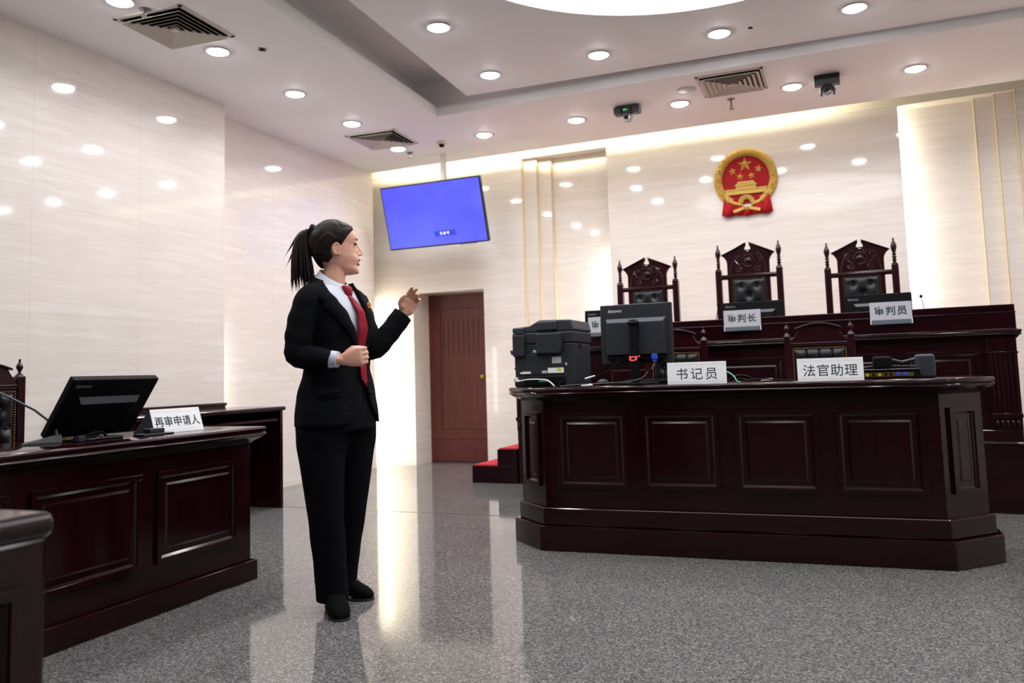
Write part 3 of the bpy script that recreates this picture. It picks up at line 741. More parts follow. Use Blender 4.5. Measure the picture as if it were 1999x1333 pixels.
b=MB().box(-.03,.03,-.018,.018,0,.014); tag(b.build('plug_adapter','cream',None,bevel=.003,loc=(-.5,4.75,.938),rot=(R(-14),0,R(12))),'small pale plug adapter on the clerk desk beside the 法官助理 sign','adapter')
b=MB()
b.tube([(-.035,0,.005),(-.01,.008,.006),(.02,.006,.012),(.035,-.004,.008),(.02,-.012,.006),(-.02,-.010,.005)],.004,7)
tag(b.build('cable_end','cable_white',None,loc=(-1.50,4.62,.935)),'coiled white cable end lying in front of the computer mouse','cable')
t=thing('computer_mouse','small dark computer mouse between printer and clerk monitor','mouse',(-1.455,4.79,.935))
b=MB().ell((0,0,.0195),(.032,.055,.019)); b.build('body','darkgrey',t)
t=thing('keyboard','black keyboard lying behind the clerk monitor stand','keyboard',(-1.18,5.08,.935))
MB().box(-.22,.22,-.07,.07,0,.018).build('case','black',t,bevel=.004)
b=MB()
for i in range(18):
    for j in range(5): b.box(-.205+.0229*i,-.186+.0229*i,-.06+.024*j,-.04+.024*j,.018,.027)
b.build('keys','black2',t)
# document scanner / folded device at the right of the clerk desk
t=thing('document_scanner','black folded document scanner with rear ports beside the 法官助理 sign','scanner',(.155,4.90,.935),2.5)
MB().box(-.20,.10,-.09,.12,.004,.045).build('base_unit','black',t,bevel=.004)
MB().box(-.205,.105,-.095,.125,.045,.052).build('lid_plate','black2',t,bevel=.003)
MB().box(-.19,.075,-.092,-.088,.012,.034).build('port_strip','brass',t)
for i,(x,c) in enumerate(((-.15,'yellow'),(-.12,'dark'),(-.09,'yellow'),(-.06,'dark'),(-.035,'dark'),(.0,'blue'),(.035,'blue'))):
    if c=='blue': MB().box(x-.012,x+.012,-.098,-.09,.016,.032).build('video_port','blue',t,bevel=.002)
    else: MB().lathe([(.0075,0),(.0075,.006),(.004,.006),(.003,.001)],10,X=T(x,-.092,.023)@RX(90)).build('audio_port',c,t)
MB().box(.10,.185,-.05,.14,.0,.125).build('side_column','darkgrey',t,bevel=.014,seg=3)
MB().box(-.115,-.02,-.02,.05,.052,.12).build('camera_head','black',t,bevel=.012,seg=3)
MB().tube([(-.02,.02,.10),(.03,.03,.085),(.10,.05,.10)],.009,8).build('folding_arm','darkgrey',t)
MB().tube([(-.18,.0,.06),(-.08,.02,.07),(.0,.03,.065),(.10,.02,.062)],.006,8).build('document_arm','black2',t)
# microphone on the left desk
t=thing('microphone','grey gooseneck microphone on a wedge base at the left desk edge','microphone',(-3.22,2.48,.785),60)
b=MB().prism([(-.10,-.03),(.05,-.045),(.06,.045),(-.09,.04)],0,.004,poly1=[(-.095,-.028),(.045,-.04),(.055,.04),(-.085,.038)])
b.add([(-.10,-.03,.004),(.05,-.045,.004),(.06,.045,.004),(-.09,.04,.004),(.02,-.03,.034),(.05,-.032,.036),(.055,.03,.036),(.025,.03,.034)],[(0,1,5,4),(1,2,6,5),(2,3,7,6),(3,0,4,7),(4,5,6,7),(3,2,1,0)])
b.build('base','grey',t,bevel=.003)
b=MB(); P=[(.035,0,.03),(.03,.0,.06),(.0,.0,.10),(-.05,0,.145),(-.14,0,.20),(-.22,0,.245),(-.30,0,.29)]
b.tube(P,[.010,.0065,.005,.005,.005,.005,.005],8); b.build('gooseneck','grey',t)
MB().tube([(-.30,0,.29),(-.33,0,.305)],.009,10).build('capsule','black',t)
MB().tube([(.055,0,.012),(.075,-.01,.014),(.09,-.015,.012)],.008,8).build('connector','brass',t)
o=cable('black cables with plugs in front of the tilted monitor foot',[(-3.13,2.56,.80),(-3.12,2.60,.815),(-3.13,2.66,.822),(-3.16,2.71,.812),(-3.17,2.74,.792)],.006,'black')
MB().box(-3.15,-3.11,2.545,2.58,.786,.812).build('plug','darkgrey',o,bevel=.004)
cable('thin grey cable curling on the left desk beside the microphone',[(-3.14,2.58,.80),(-3.12,2.62,.792),(-3.12,2.65,.80),(-3.15,2.69,.812)],.003,'grey')
b=MB().box(-.09,.09,-.035,.035,0,.008); b.box(-.04,.045,-.02,.03,.008,.03); tag(b.build('docking_tray','darkgrey',None,bevel=.003,loc=(-3.12,2.96,.785),rot=(0,0,R(88))),'small grey tray with a silver block between tilted monitor and tent sign','tray')
# microphones on the bench
def bench_mic(label,loc,lean,h):
    t=thing('bench_microphone',label,'microphone',loc)
    MB().lathe([(.03,0),(.03,.012),(.008,.018),(.0,.02)],14).build('base','black',t)
    MB().tube([(0,0,.015),(lean*.4,0,h*.5),(lean,0,h)],.0028,6).build('gooseneck','black',t)
    MB().ell((lean*1.03,-.004,h+.008),(.011,.011,.012)).build('capsule','black',t)
bench_mic('thin gooseneck microphone at the right end of the judges bench',(.44,6.6,1.237),-.036,.245)
bench_mic('thin gooseneck microphone beside the middle judge chair',(-1.07,6.58,1.237),.038,.27)
# ------------------------------------------------------------------ television
t=thing('television','wall television showing a plain blue screen hung from the ceiling over the door','television',(-4.195,7.80,2.775))
X=RX(17)
Wt,Ht=1.215,.70
MB().box(-Wt/2,Wt/2,-.02,.03,-Ht/2,Ht/2,X=X).build('casing','tvblack',t,bevel=.006)
s_=MB().box(-Wt/2+.014,Wt/2-.014,-.0225,-.019,-Ht/2+.016,Ht/2-.014,X=X).build('screen','screen',t)
MB().box(-.02,.235,-.0235,-.022,-.245,-.185,X=X).build('caption_bar','caption',s_)
text_mesh('lettering','无信号',.04,'captext',s_,X@T(.10,-.024,-.213)@RX(90),1.5,.0006,.0003,.115)
MB().box(.25,.45,-.012,.012,-Ht/2-.018,-Ht/2-.002,X=X).build('receiver_bar','silver',t,bevel=.004)
MB().box(-.2,.2,.03,.08,-.2,.2,X=X).build('mount_plate','dark',t)
b=MB().box(.07,.13,.02,.07,.1,.665); b.build('ceiling_pole','cream',t,bevel=.006)
# ------------------------------------------------------------------ emblem
t=thing('national_emblem','red and gold round state emblem high on the wall between the judge chairs','emblem',(-.985,8.45,2.905))
XE=RX(90)
b=MB()   # wreath ring with ridged ears of grain
n=160; rings=[]
for i in range(n+1):
    a=R(-58)+R(296)*i/n; tw=1+.05*sin(i*1.9)
    ring=[]
    for j in range(10):
        ph=2*pi*j/10; rr=.272+.040*tw*cos(ph); hz=.02+.022*(1+.35*sin(i*2.3+j*1.7))*sin(ph)
        ring.append((rr*cos(a),rr*sin(a),hz))
    rings.append(ring)
b.loft(rings,X=XE); b.build('grain_wreath','gold',t)
MB().lathe([(.001,.0),(.25,.0),(.25,.012),(.001,.014)],64,X=XE).build('field','emred',t)
def star(cx,cz,r,rot,parent):
    pts=[]
    for k in range(10):
        a=R(90+rot+36*k); rr=r if k%2==0 else r*.40; pts.append((cx+rr*cos(a),cz+rr*sin(a)))
    vs=[(x,z,.013) for x,z in pts]+[(cx,cz,.013+r*.28)]
    fs=[(k,(k+1)%10,10) for k in range(10)]+[tuple(range(10))[::-1]]
    MB().add(vs,fs,X=XE).build('star','gold',parent)
star(0,.148,.078,0,t)
for cx,cz,ro in ((-.125,.09,10),(-.053,.028,-10),(.058,.028,10),(.128,.09,-10)): star(cx,cz,.043,ro,t)
b=MB()
b.box(-.2,.2,-.03,-.008,-.155,-.112); b.box(-.205,.205,-.036,-.008,-.115,-.098); b.box(-.10,.10,-.034,-.008,-.098,-.05)
b.prism([(-.118,-.072),(.118,-.072),(.10,-.058),(-.10,-.058)],.008,.042,X=XE); b.prism([(-.088,-.05),(.088,-.05),(.078,-.026),(-.078,-.026)],.008,.038,X=XE)
for i in range(5): b.box(-.16+.075*i,-.14+.075*i,-.033,-.02,-.155,-.135)
b.build('gate_relief','gold',t,bevel=.003)
b=MB()
for i in range(17):
    a=R(180*i/16); b.box(-.008,.008,-.045,-.01,.058,.078,X=T(0,0,-.245)@Matrix.Rotation(-(a-pi/2),4,'Y'))
b.torus((0,-.245,.022),.05,.018,X=XE,a0=0,a1=pi); b.build('cog_wheel','gold',t)
for s in (-1,1):
    MB().tube([(s*.19,-.02,-.20),(s*.12,-.028,-.245),(s*.04,-.03,-.268)],[.02,.022,.014],8).build('wreath_stem','gold',t)
b=MB()
vs=[]; nx=40
for k,row in enumerate((0,1,2,3,4)):
    for i in range(nx+1):
        u=i/nx*2-1; x=u*.235
        top=-.235-.058*(1-u*u)+(.062*abs(u)**3); bot=-.352-.014*(1-abs(u))-.016*max(0,sin((abs(u)-.55)*7))+.03*max(0,abs(u)-.9)
        f=row/4; z=top*(1-f)+bot*f; xx=x*(.92+.13*f*abs(u))
        y=-.03-.012*sin(u*16+f*2)-.012*sin(pi*f)
        vs.append((xx,y,z))
fs=[(r*(nx+1)+i,r*(nx+1)+i+1,(r+1)*(nx+1)+i+1,(r+1)*(nx+1)+i) for r in range(4) for i in range(nx)]
b.add(vs,fs,True); b.build('red_drape','emred',t,solid=.02)
b=MB()
for s in (-1,1):
    b.prism([(s*.03,-.318),(s*.03,-.288),(s*.135,-.318),(s*.125,-.345)],.052,.064,X=XE)
for i in range(-3,4): b.ell((i*.013,-.052,-.305),(.007,.012,.022),nu=8,nv=6)
b.build('grain_knot','gold',t,bevel=.003)
# ------------------------------------------------------------------ ceiling fittings
def downlight(name,label,x,y,z):
    t=thing(name,label,'ceiling light',(x,y,z))
    MB().lathe([(.074,.006),(.075,-.006),(.080,-.009),(.090,-.008),(.096,.0),(.090,.006)],32).build('trim_ring','trim',t)
    MB().lathe([(.001,-.024),(.03,-.022),(.055,-.0165),(.0745,-.006),(.0745,.004),(.001,.004)],32).build('lamp_lens','lamp',t)
    l=area('lamp_beam',(0,0,-.027),.14,LAMP_W,spread=BEAM); l.parent=t
    return t
d0=downlight('downlight','recessed downlight beside the near square vent',-4.203,4.544,3.434)
for x,y,z,l in ((-4.282,5.537,3.434,'recessed downlight at the left, between the two square vents'),
 (-4.331,6.451,3.434,'recessed downlight just before the far square vent at the left'),
 (-4.40,7.408,3.434,'recessed downlight touching the far square vent, nearest the wall corner'),
 (-3.387,7.393,3.434,'recessed downlight above the television right corner'),
 (-2.401,7.378,3.434,'recessed downlight left of the silver ceiling camera with green lights'),
 (-1.403,7.37,3.434,'recessed downlight below the round grey ceiling speaker'),
 (-.429,7.386,3.434,'recessed downlight between the slatted vent and the black ceiling camera'),
 (.539,7.406,3.434,'recessed downlight right of the black ceiling camera'),
 (-4.169,3.651,3.434,'recessed downlight cut by the top picture edge beside the near vent'),
 (-2.644,5.042,3.5,'inner panel downlight nearest the tray corner at top centre'),
 (-2.708,6.066,3.5,'inner panel downlight at the tip of the dark ceiling slot'),
 (-1.77,6.07,3.5,'inner panel downlight just beyond the glowing ceiling disc'),
 (-.841,6.087,3.5,'inner panel downlight beside the small black ceiling hole'),
 (.091,6.079,3.5,'inner panel downlight farthest right near the top edge')):
    dup(d0,(x,y,z),0,l)
def vent(label,x,y,z,rz,s=.245):
    t=thing('air_vent',label,'vent',(x,y,z),rz)
    b=MB()
    for k in range(4):
        X=RZ(90*k); b.box(-s-.03,s+.03,s,s+.03,-.008,.004,X=X)
    b.build('frame','vent_white',t,bevel=.002)
    MB().box(-s,s,-s,s,-.001,.002).build('duct','dark',t)
    b=MB(); n=6
    for i in range(n):
        r=s*(1-i/n)*.97; r2=r-s/n*.80
        for k in range(4):
            X=RZ(90*k)
            b.add([(-r,r,-.026),(r,r,-.026),(r2,r2,-.004),(-r2,r2,-.004),(-r,r,-.029),(r,r,-.029),(r2,r2,-.007),(-r2,r2,-.007)],[(0,1,2,3),(7,6,5,4),(0,4,5,1),(1,5,6,2),(2,6,7,3),(3,7,4,0)],X=X)
    b.box(-.022,.022,-.022,.022,-.027,-.0015)
    b.build('louvres','vent_white',t)
    return t
v0=vent('square louvred air vent nearest, at the top left of the ceiling',-4.16,4.10,3.434,4)
dup(v0,(-4.36,7.035,3.434),4,'square louvred air vent near the wall corner beside two downlights')
dup(v0,(-.885,7.03,3.434),1,'square louvred air vent between the two ceiling cameras')
def sprinkler(label,x,y,z,hang):
    t=thing('sprinkler',label,'sprinkler',(x,y,z))
    MB().lathe([(.001,0),(.035,0),(.035,-.006),(.012,-.016),(.011,-.018),(.001,-.018)],18).build('escutcheon','steel',t)
    b=MB(); b.lathe([(.008,-.01),(.007,-hang),(.011,-hang-.004),(.008,-hang-.01)],10); 
    for s in (-1,1): b.tube([(s*.009,0,-hang-.005),(s*.012,0,-hang-.018),(s*.004,0,-hang-.03)],.0025,6)
    b.build('nozzle','steel',t)
    MB().lathe([(.001,-hang-.03),(.02,-hang-.03),(.022,-hang-.033),(.001,-hang-.034)],16).build('deflector','steel',t)
sprinkler('steel sprinkler head beside the near square vent',-4.123,3.806,3.434,.02)
sprinkler('steel sprinkler head over the left part of the television',-4.368,7.60,3.434,.025)
sprinkler('long stemmed steel sprinkler head beneath the vent above the emblem',-.96,7.47,3.434,.06)
t=thing('smoke_detector','cream smoke detector on the ceiling above the television','smoke detector',(-3.876,7.40,3.434))
MB().lathe([(.001,0),(.05,0),(.05,-.012),(.045,-.022),(.04,-.03),(.001,-.03)],24).build('base','cream',t)
MB().lathe([(.001,-.03),(.028,-.03),(.026,-.05),(.018,-.056),(.001,-.056)],20).build('sensor_head','dark',t)
t=thing('ceiling_speaker','flat round grey ceiling speaker left of the middle vent','speaker',(-1.272,7.02,3.434))
MB().lathe([(.001,-.004),(.078,-.004),(.085,-.002),(.087,.002)],32).build('grille','grey_soft' if 'grey_soft' in M else 'lightgrey',t)
t=thing('bracket_hole','small square dark bracket hole in the ceiling right of the near vent','ceiling hole',(-3.895,4.661,3.434),45)
MB().box(-.032,.032,-.032,.032,-.003,.002).build('plate','steel',t); MB().box(-.02,.02,-.02,.02,-.006,-.002).build('socket','dark',t)
tag(MB().lathe([(.001,-.004),(.016,-.004),(.018,.002)],16).build('ceiling_sensor','dark',None,loc=(-.616,6.091,3.5)),'tiny round black sensor in the inner ceiling panel','sensor')
# pan tilt cameras
t=thing('ceiling_camera','silver grey ceiling camera with green lights left of the emblem','camera',(-1.854,7.22,3.434))
MB().box(-.10,.10,-.05,.06,-.04,0).build('mount_plate','darkgrey',t,bevel=.006)
for s in (-1,1): MB().box(s*.085-.035,s*.085+.035,-.055,.05,-.075,-.01).build('bracket_arm','grey',t,bevel=.01,seg=3)
MB().lathe([(.055,-.01),(.06,-.03),(.06,-.06),(.05,-.075)],24).build('pan_base','grey',t)
for x in (-.018,.0): MB().ell((x,-.06,-.045),(.006,.004,.006),nu=8,nv=6).build('indicator_light','led',t)
MB().ell((0,0,-.105),(.048,.045,.045)).build('camera_head','lightgrey',t)
MB().lathe([(.03,0),(.032,.02),(.026,.03)],20,X=T(0,-.03,-.115)@RX(90)).build('lens_barrel','silver',t)
MB().lathe([(.001,.0),(.022,0),(.022,.004),(.001,.006)],20,X=T(0,-.058,-.115)@RX(90)).build('lens','lens',t)
MB().tube([(.05,-.02,-.11),(.075,-.01,-.09),(.08,.0,-.06)],.004,6).build('lead','lightgrey',t)
t=thing('ceiling_camera','black boxed ceiling camera with hanging lens yoke right of the emblem','camera',(-.141,7.26,3.434))
MB().box(-.10,.10,-.07,.08,-.045,0).build('mount_box','tvblack',t,bevel=.004)
MB().box(-.10,.10,-.085,.0,-.09,-.045).build('front_bracket','grey',t,bevel=.006)
MB().torus((0,0,0),.05,.013,X=T(0,-.045,-.145)@RX(90),a0=0,a1=pi).build('yoke','darkgrey',t)
MB().box(-.058,-.04,-.065,-.025,-.175,-.14).build('yoke_foot','grey',t,bevel=.003); MB().box(.04,.058,-.065,-.025,-.175,-.14).build('yoke_foot','grey',t,bevel=.003)
MB().ell((0,-.04,-.14),(.036,.04,.036)).build('camera_head','lightgrey',t)
MB().lathe([(.001,.0),(.026,0),(.027,.01),(.001,.013)],22,X=T(0,-.076,-.145)@RX(90)).build('lens','lens',t)
# ------------------------------------------------------------------ the woman
# local axes: x to the picture's right, y away from the lens, z up
person_loc=(-2.25,3.2,0); person_rz=35.1
TH=R(55)                                    # chest turned to her left (picture right)
Fd=V((sin(TH),-cos(TH),0)); Rd=V((-cos(TH),-sin(TH),0)); Ld=-Rd
def se(n_,a): # superellipse unit
    c,s=cos(a),sin(a); e=2/n_
    return (abs(c)**e*(1 if c>=0 else -1), abs(s)**e*(1 if s>=0 else -1))
def lerp_rows(rows,z):
    if z<=rows[0][0]: return rows[0][1:]
    for a,b in zip(rows,rows[1:]):
        if z<=b[0]:
            f=(z-a[0])/(b[0]-a[0]); f=f*f*(3-2*f)*.5+f*.5
            return tuple(p+(q-p)*f for p,q in zip(a[1:],b[1:]))
    return rows[-1][1:]
# jacket surface: z, cx, cy, half width a, front depth bf, back depth bb
JR=[(.80,.004,.0,.215,.165,.160),(.86,.003,.0,.212,.160,.160),(.95,.0,.0,.198,.150,.150),(1.07,.0,.0,.168,.132,.120),(1.15,-.002,.0,.170,.134,.118),(1.25,-.004,.0,.182,.150,.120),(1.32,-.010,.0,.188,.146,.118),(1.37,-.016,.0,.190,.128,.112),(1.405,-.018,.0,.184,.108,.102),(1.43,-.018,.0,.165,.094,.092),(1.452,-.016,0,.130,.082,.082),(1.475,-.012,0,.095,.074,.076),(1.50,-.010,0,.078,.068,.072)]
def jsurf(phi,z,off=0):
    cx,cy,a,bf,bb=lerp_rows(JR,z)
    c,s=se(2.25,phi); b=bf if c>=0 else bb
    return V((cx,cy,z))+Fd*(c*(b+off))+Rd*(s*(a+off))
def ring(fn,n,z,off): return [tuple(fn(2*pi*i/n,z,off)) for i in range(n)]
LV=[]
def taper(b,pts,rads,n=18):
    b.tube(pts,rads,n)
body=MB()
# torso core, hips, legs (inside the clothes)
zs=[.9,1.0,1.07,1.15,1.25,1.32,1.37,1.405,1.425]
body.loft([ring(jsurf,28,z,-.028-(.012 if z>1.39 else 0)) for z in zs])
HR=V((-.065,-.075,0)); HL=V((.055,.055,0))
LEG_R=[V((-.065,-.07,.86)),V((-.075,-.085,.70)),V((-.060,-.095,.48)),V((-.04,-.075,.28)),V((-.032,-.06,.07))]
LEG_L=[V((.055,.055,.86)),V((.075,.06,.70)),V((.06,.065,.48)),V((.038,.105,.28)),V((.018,.13,.08))]
for lg in (LEG_R,LEG_L): body.tube(lg,[.085,.078,.055,.050,.036],16)
body.ell((.0,.0,.87),(.12,.10,.10))
for a,toe in ((LEG_R[-1],V((.002,-.20,.025))),(LEG_L[-1],V((.10,.085,.03)))):
    body.tube([a+V((0,0,.02)),a+V((0,0,-.02)),a*.5+toe*.5+V((0,0,.01)),toe],[.036,.04,.035,.026],12)
# arms
SH_R=V((-.115,-.135,1.385)); EL_R=V((-.168,-.155,1.128)); WR_R=V((.018,-.235,1.105))
SH_L=V((.085,.135,1.385)); EL_L=V((.172,.06,1.150)); WR_L=V((.312,.085,1.315))
body.tube([SH_R+V((.03,.04,0)),SH_R,(SH_R+EL_R)/2,EL_R],[.045,.045,.040,.036],14)
body.tube([EL_R,(EL_R*.55+WR_R*.45),WR_R+V((-.02,.006,0)),WR_R+V((.012,-.002,0))],[.036,.034,(.021,.027),(.020,.027)],14)
body.tube([SH_L+V((-.03,-.04,0)),SH_L,(SH_L+EL_L)/2,EL_L],[.045,.045,.040,.036],14)
body.tube([EL_L,EL_L*.55+WR_L*.45,WR_L],[.036,.034,.024],14)
# neck
body.tube([V((-.012,0,1.41)),V((-.010,0,1.46)),V((-.004,0,1.52)),V((.004,0,1.58))],[.058,.053,.051,.052],22)
# head: rings z, front, back, half width  (f along the gaze)
GZ=R(7); Hf=V((cos(GZ),sin(GZ),0)); Hr=V((sin(GZ),-cos(GZ),0))   # gaze, her right (towards the lens)
HC=V((-.012,0,0))
HRW=[(1.507,.088,.030,.012),(1.512,.104,.010,.028),(1.522,.116,-.010,.040),(1.535,.119,-.030,.049),(1.548,.113,-.048,.055),(1.560,.116,-.060,.060),(1.575,.1235,-.070,.064),(1.590,.1215,-.078,.068),(1.605,.113,-.085,.071),(1.625,.111,-.092,.0735),(1.645,.110,-.098,.075),(1.660,.111,-.100,.076),(1.676,.1155,-.098,.0765),(1.692,.113,-.091,.0755),(1.708,.104,-.081,.0725),(1.724,.087,-.068,.066),(1.737,.062,-.050,.054),(1.747,.032,-.030,.037),(1.751,.012,-.008,.015)]
def hring(row,n=36):
    z,f,bk,wd=row; cx=(f+bk)/2; hl=(f-bk)/2; out=[]
    for i in range(n):
        c,s=se(2.15,2*pi*i/n); 
        k=1-.10*max(c,0)**2 if 1.52<z<1.66 else 1
        out.append(tuple(HC+V((0,0,z))+Hf*(cx+hl*c)+Hr*(s*wd*k)))
    return out
body.loft([hring(r) for r in HRW])
def HP(f,r,z): return HC+Hf*f+Hr*r+V((0,0,z))
# nose, lips, chin, brow ridge, ears
body.tube([HP(.106,0,1.664),HP(.117,0,1.640),HP(.127,0,1.620),HP(.132,0,1.609)],[.0075,.0085,.010,.0095],12)
body.ell(HP(.130,0,1.607),(.010,.010,.009)); 
for s in (-1,1): body.ell(HP(.118,s*.0105,1.603),(.011,.0085,.0085)); body.ell(HP(.106,s*.012,1.615),(.012,.014,.018)); body.ell(HP(.101,s*.032,1.656),(.0075,.014,.0075))
body.tube([HP(.113,-.023,1.576),HP(.1235,-.009,1.579),HP(.1255,0,1.5785),HP(.1235,.009,1.579),HP(.113,.023,1.576)],[.003,.0055,.006,.0055,.003],10)
body.tube([HP(.110,-.020,1.562),HP(.119,-.009,1.558),HP(.1212,0,1.557),HP(.119,.009,1.558),HP(.110,.020,1.562)],[.003,.006,.0068,.006,.003],10)
body.ell(HP(.108,0,1.524),(.016,.022,.014))
for s in (-1,1):
    rot=Matrix.Rotation(-GZ*0,3,'Z')
    X=Matrix.Translation(HP(.006,s*.0765,1.622))
    body.ell(HP(.008,s*.079,1.616),(.015,.006,.028))
    pts=[HP(.020,s*.079,1.596)]+[HP(.007+.016*cos(a),s*.0845,1.619+.026*sin(a)) for a in [R(d) for d in range(20,275,20)]]
    body.tube(pts,[.004]*len(pts),8)
    body.ell(HP(.013,s*.081,1.594),(.007,.005,.009))
# ---- hands
def finger(b,pts,r):
    pts=[V(p) for p in pts]; n=len(pts); P=[]; Rr=[]
    for i in range(n-1):
        for k in range(3): P.append(pts[i].lerp(pts[i+1],k/3)); Rr.append(r*(1-.18*(i+k/3)/(n-1)))
    P.append(pts[-1]); Rr.append(r*.80)
    d=(pts[-1]-pts[-2]).normalized(); P.append(pts[-1]+d*r*.45); Rr.append(r*.55); P.append(pts[-1]+d*r*.7); Rr.append(r*.15)
    b.tube(P,Rr,10)
def palm(b,wr,kn_c,side,nrm,wl,tk):
    # wr wrist, kn_c centre of the knuckle row, side: unit across, nrm: back of the hand
    rings=[]
    for f,wd,th in ((0,.023,.018),(.18,.027,.019),(.45,.036,.019),(.75,.041,.017),(.95,.041,.014),(1.03,.038,.010)):
        c=wr.lerp(kn_c,f); rings.append([tuple(c+side*(se(2.6,2*pi*i/16)[0]*wd*wl)+nrm*(se(2.6,2*pi*i/16)[1]*th*tk)) for i in range(16)])
    b.loft(rings)
# her right hand: a loose fist in front of the waist, back of the hand to the lens
w0=WR_R+V((.0,-.002,0)); kn=V((.108,-.262,1.118)); ax=(kn-w0).normalized()
sd=V((0.02,-.10,.99)); sd=(sd-ax*sd.dot(ax)).normalized(); nb=ax.cross(sd).normalized()
if nb.y>0: nb=-nb
palm(body,w0,kn,sd,nb,1.05,1.05)
for k,(o_,r_,sc) in enumerate(((.031,.0102,.95),(.0105,.0106,1.05),(-.010,.0102,1.0),(-.030,.0088,.85))):
    k0=kn+sd*o_-ax*.006+nb*.004
    p1=k0+(ax*.80-nb*.60).normalized()*.030*sc
    p2=p1+(-nb*1.0-ax*.15).normalized()*.026*sc
    p3=p2+(-ax*1.0-nb*.05).normalized()*.022*sc
    finger(body,[k0-ax*.012,k0,p1,p2,p3],r_)
t0=w0.lerp(kn,.30)+sd*.026-nb*.006
finger(body,[t0,t0+ax*.030+sd*.016,t0+ax*.058+sd*.012-nb*.010,t0+ax*.080+sd*.004-nb*.020],.0115)
# her left hand: open, palm to the lens, fingers up and curling
w1=WR_L+V((.006,.002,.006)); kc=V((.357,.080,1.393)); ax=(kc-w1).normalized()
sd=V((.90,.10,-.34)); sd=(sd-ax*sd.dot(ax)).normalized(); nb=ax.cross(sd).normalized()
if nb.y<0: nb=-nb                                   # back of the hand away from the lens
palm(body,w1,kc,sd,nb,1.08,1.1)
body.ell(tuple(w1.lerp(kc,.45)-sd*.024-nb*.010),(.017,.015,.022)); body.ell(tuple(w1.lerp(kc,.42)+sd*.022-nb*.008),(.015,.013,.022))
for o_,r_,ln,c1,c2,c3,sp in ((-.031,.0092,.90,.45,.25,.30,.05),(-.010,.0096,1.0,.50,.30,.40,.05),(.011,.0094,.94,.70,.60,.80,-.02),(.031,.0084,.82,.85,.85,1.0,-.08)):
    k0=kc+sd*o_-ax*.004; d0=(ax+sd*sp).normalized()
    def dirn(a): return (d0*cos(a)-nb*sin(a)).normalized()
    p1=k0+dirn(c1)*.036*ln; p2=p1+dirn(c1+c2*.6)*.024*ln; p3=p2+dirn(c1+c2*.6+c3*.5)*.019*ln
    finger(body,[k0-ax*.014,k0,p1,p2,p3],r_)
t0=w1.lerp(kc,.30)-sd*.024-nb*.006
t1=t0+(ax*.55-sd*.60-nb*.25).normalized()*.030; t2=t1+(ax*.95-sd*.05-nb*.30).normalized()*.027; t3=t2+(ax*.85+sd*.40-nb*.25).normalized()*.022
finger(body,[t0-ax*.01,t0,t1,t2,t3],.0108)
raw=body.build('person','skin')
md=raw.modifiers.new('r','REMESH'); md.mode='VOXEL'; md.voxel_size=.0034; md.use_smooth_shade=True
md=raw.modifiers.new('s','SMOOTH'); md.factor=.5; md.iterations=7
bpy.context.view_layer.update()
me=bpy.data.meshes.new_from_object(raw.evaluated_get(bpy.context.evaluated_depsgraph_get()))
bpy.data.objects.remove(raw)
me.name='person'; me.materials.clear(); me.materials.append(M['skin']); me.materials.append(M['lip'])
for p in me.polygons:
    c=p.center-HC; f=c.dot(Hf); r=c.dot(Hr); p.use_smooth=True
    if f>.110 and abs(r)<.023 and (1.5735<c.z<1.5845 or 1.551<c.z<1.5645) and f>.1215-.012*(abs(r)/.022)**2-(.003 if c.z<1.57 else 0): p.material_index=1
person=bpy.data.objects.new('person',me); COL.objects.link(person); person.location=person_loc; person.rotation_euler=(0,0,R(person_rz))
tag(person,'woman in a black suit with ponytail and red tie, one hand raised towards the bench','person')
PV=[v.co.copy() for v in me.vertices]; PF=[tuple(p.vertices) for p in me.polygons]
bvh=BVHTree.FromPolygons(PV,PF)
# ---- jacket shell with front opening
def gap(z):
    rows=[(.80,.30),(.86,.24),(.95,.12),(1.04,.03),(1.113,.02),(1.20,.20),(1.30,.42),(1.38,.62),(1.43,.86),(1.455,1.15),(1.475,1.5),(1.50,2.1)]
    return lerp_rows(rows,z)[0]
nj=64; zs=[.815+.0*i for i in range(1)]+[.83+.02*i for i in range(33)]
vs=[];fs=[]
for z in zs:
    g=gap(z); gf=gap(z)*(.46 if z>1.113 else 1)
    for j in range(nj+1):
        ph=g+(2*pi-g-gf)*j/nj
        zz=z
        if z<.9:
            e=min(j,nj-j)/nj
            if e<.10: zz=z+ (.05*(1-e/.10)**2)*(.9-z)/.085
        p=jsurf(ph,zz)
        wv=.0025*sin(zz*60+ph*3)*max(0,1-abs(zz-1.08)/.12)+.002*sin(ph*9+zz*14)
        q=(p-V((p.x*0,0,0))); d=V((p.x,p.y,0)); d=d.normalized() if d.length>1e-5 else d
        p=p+d*wv; vs.append(tuple(p))
m_=nj+1
fs=[(i*m_+j,i*m_+j+1,(i+1)*m_+j+1,(i+1)*m_+j) for i in range(len(zs)-1) for j in range(nj)]
jk=MB().add(vs,fs,True).build('jacket','suit',person,solid=.007)
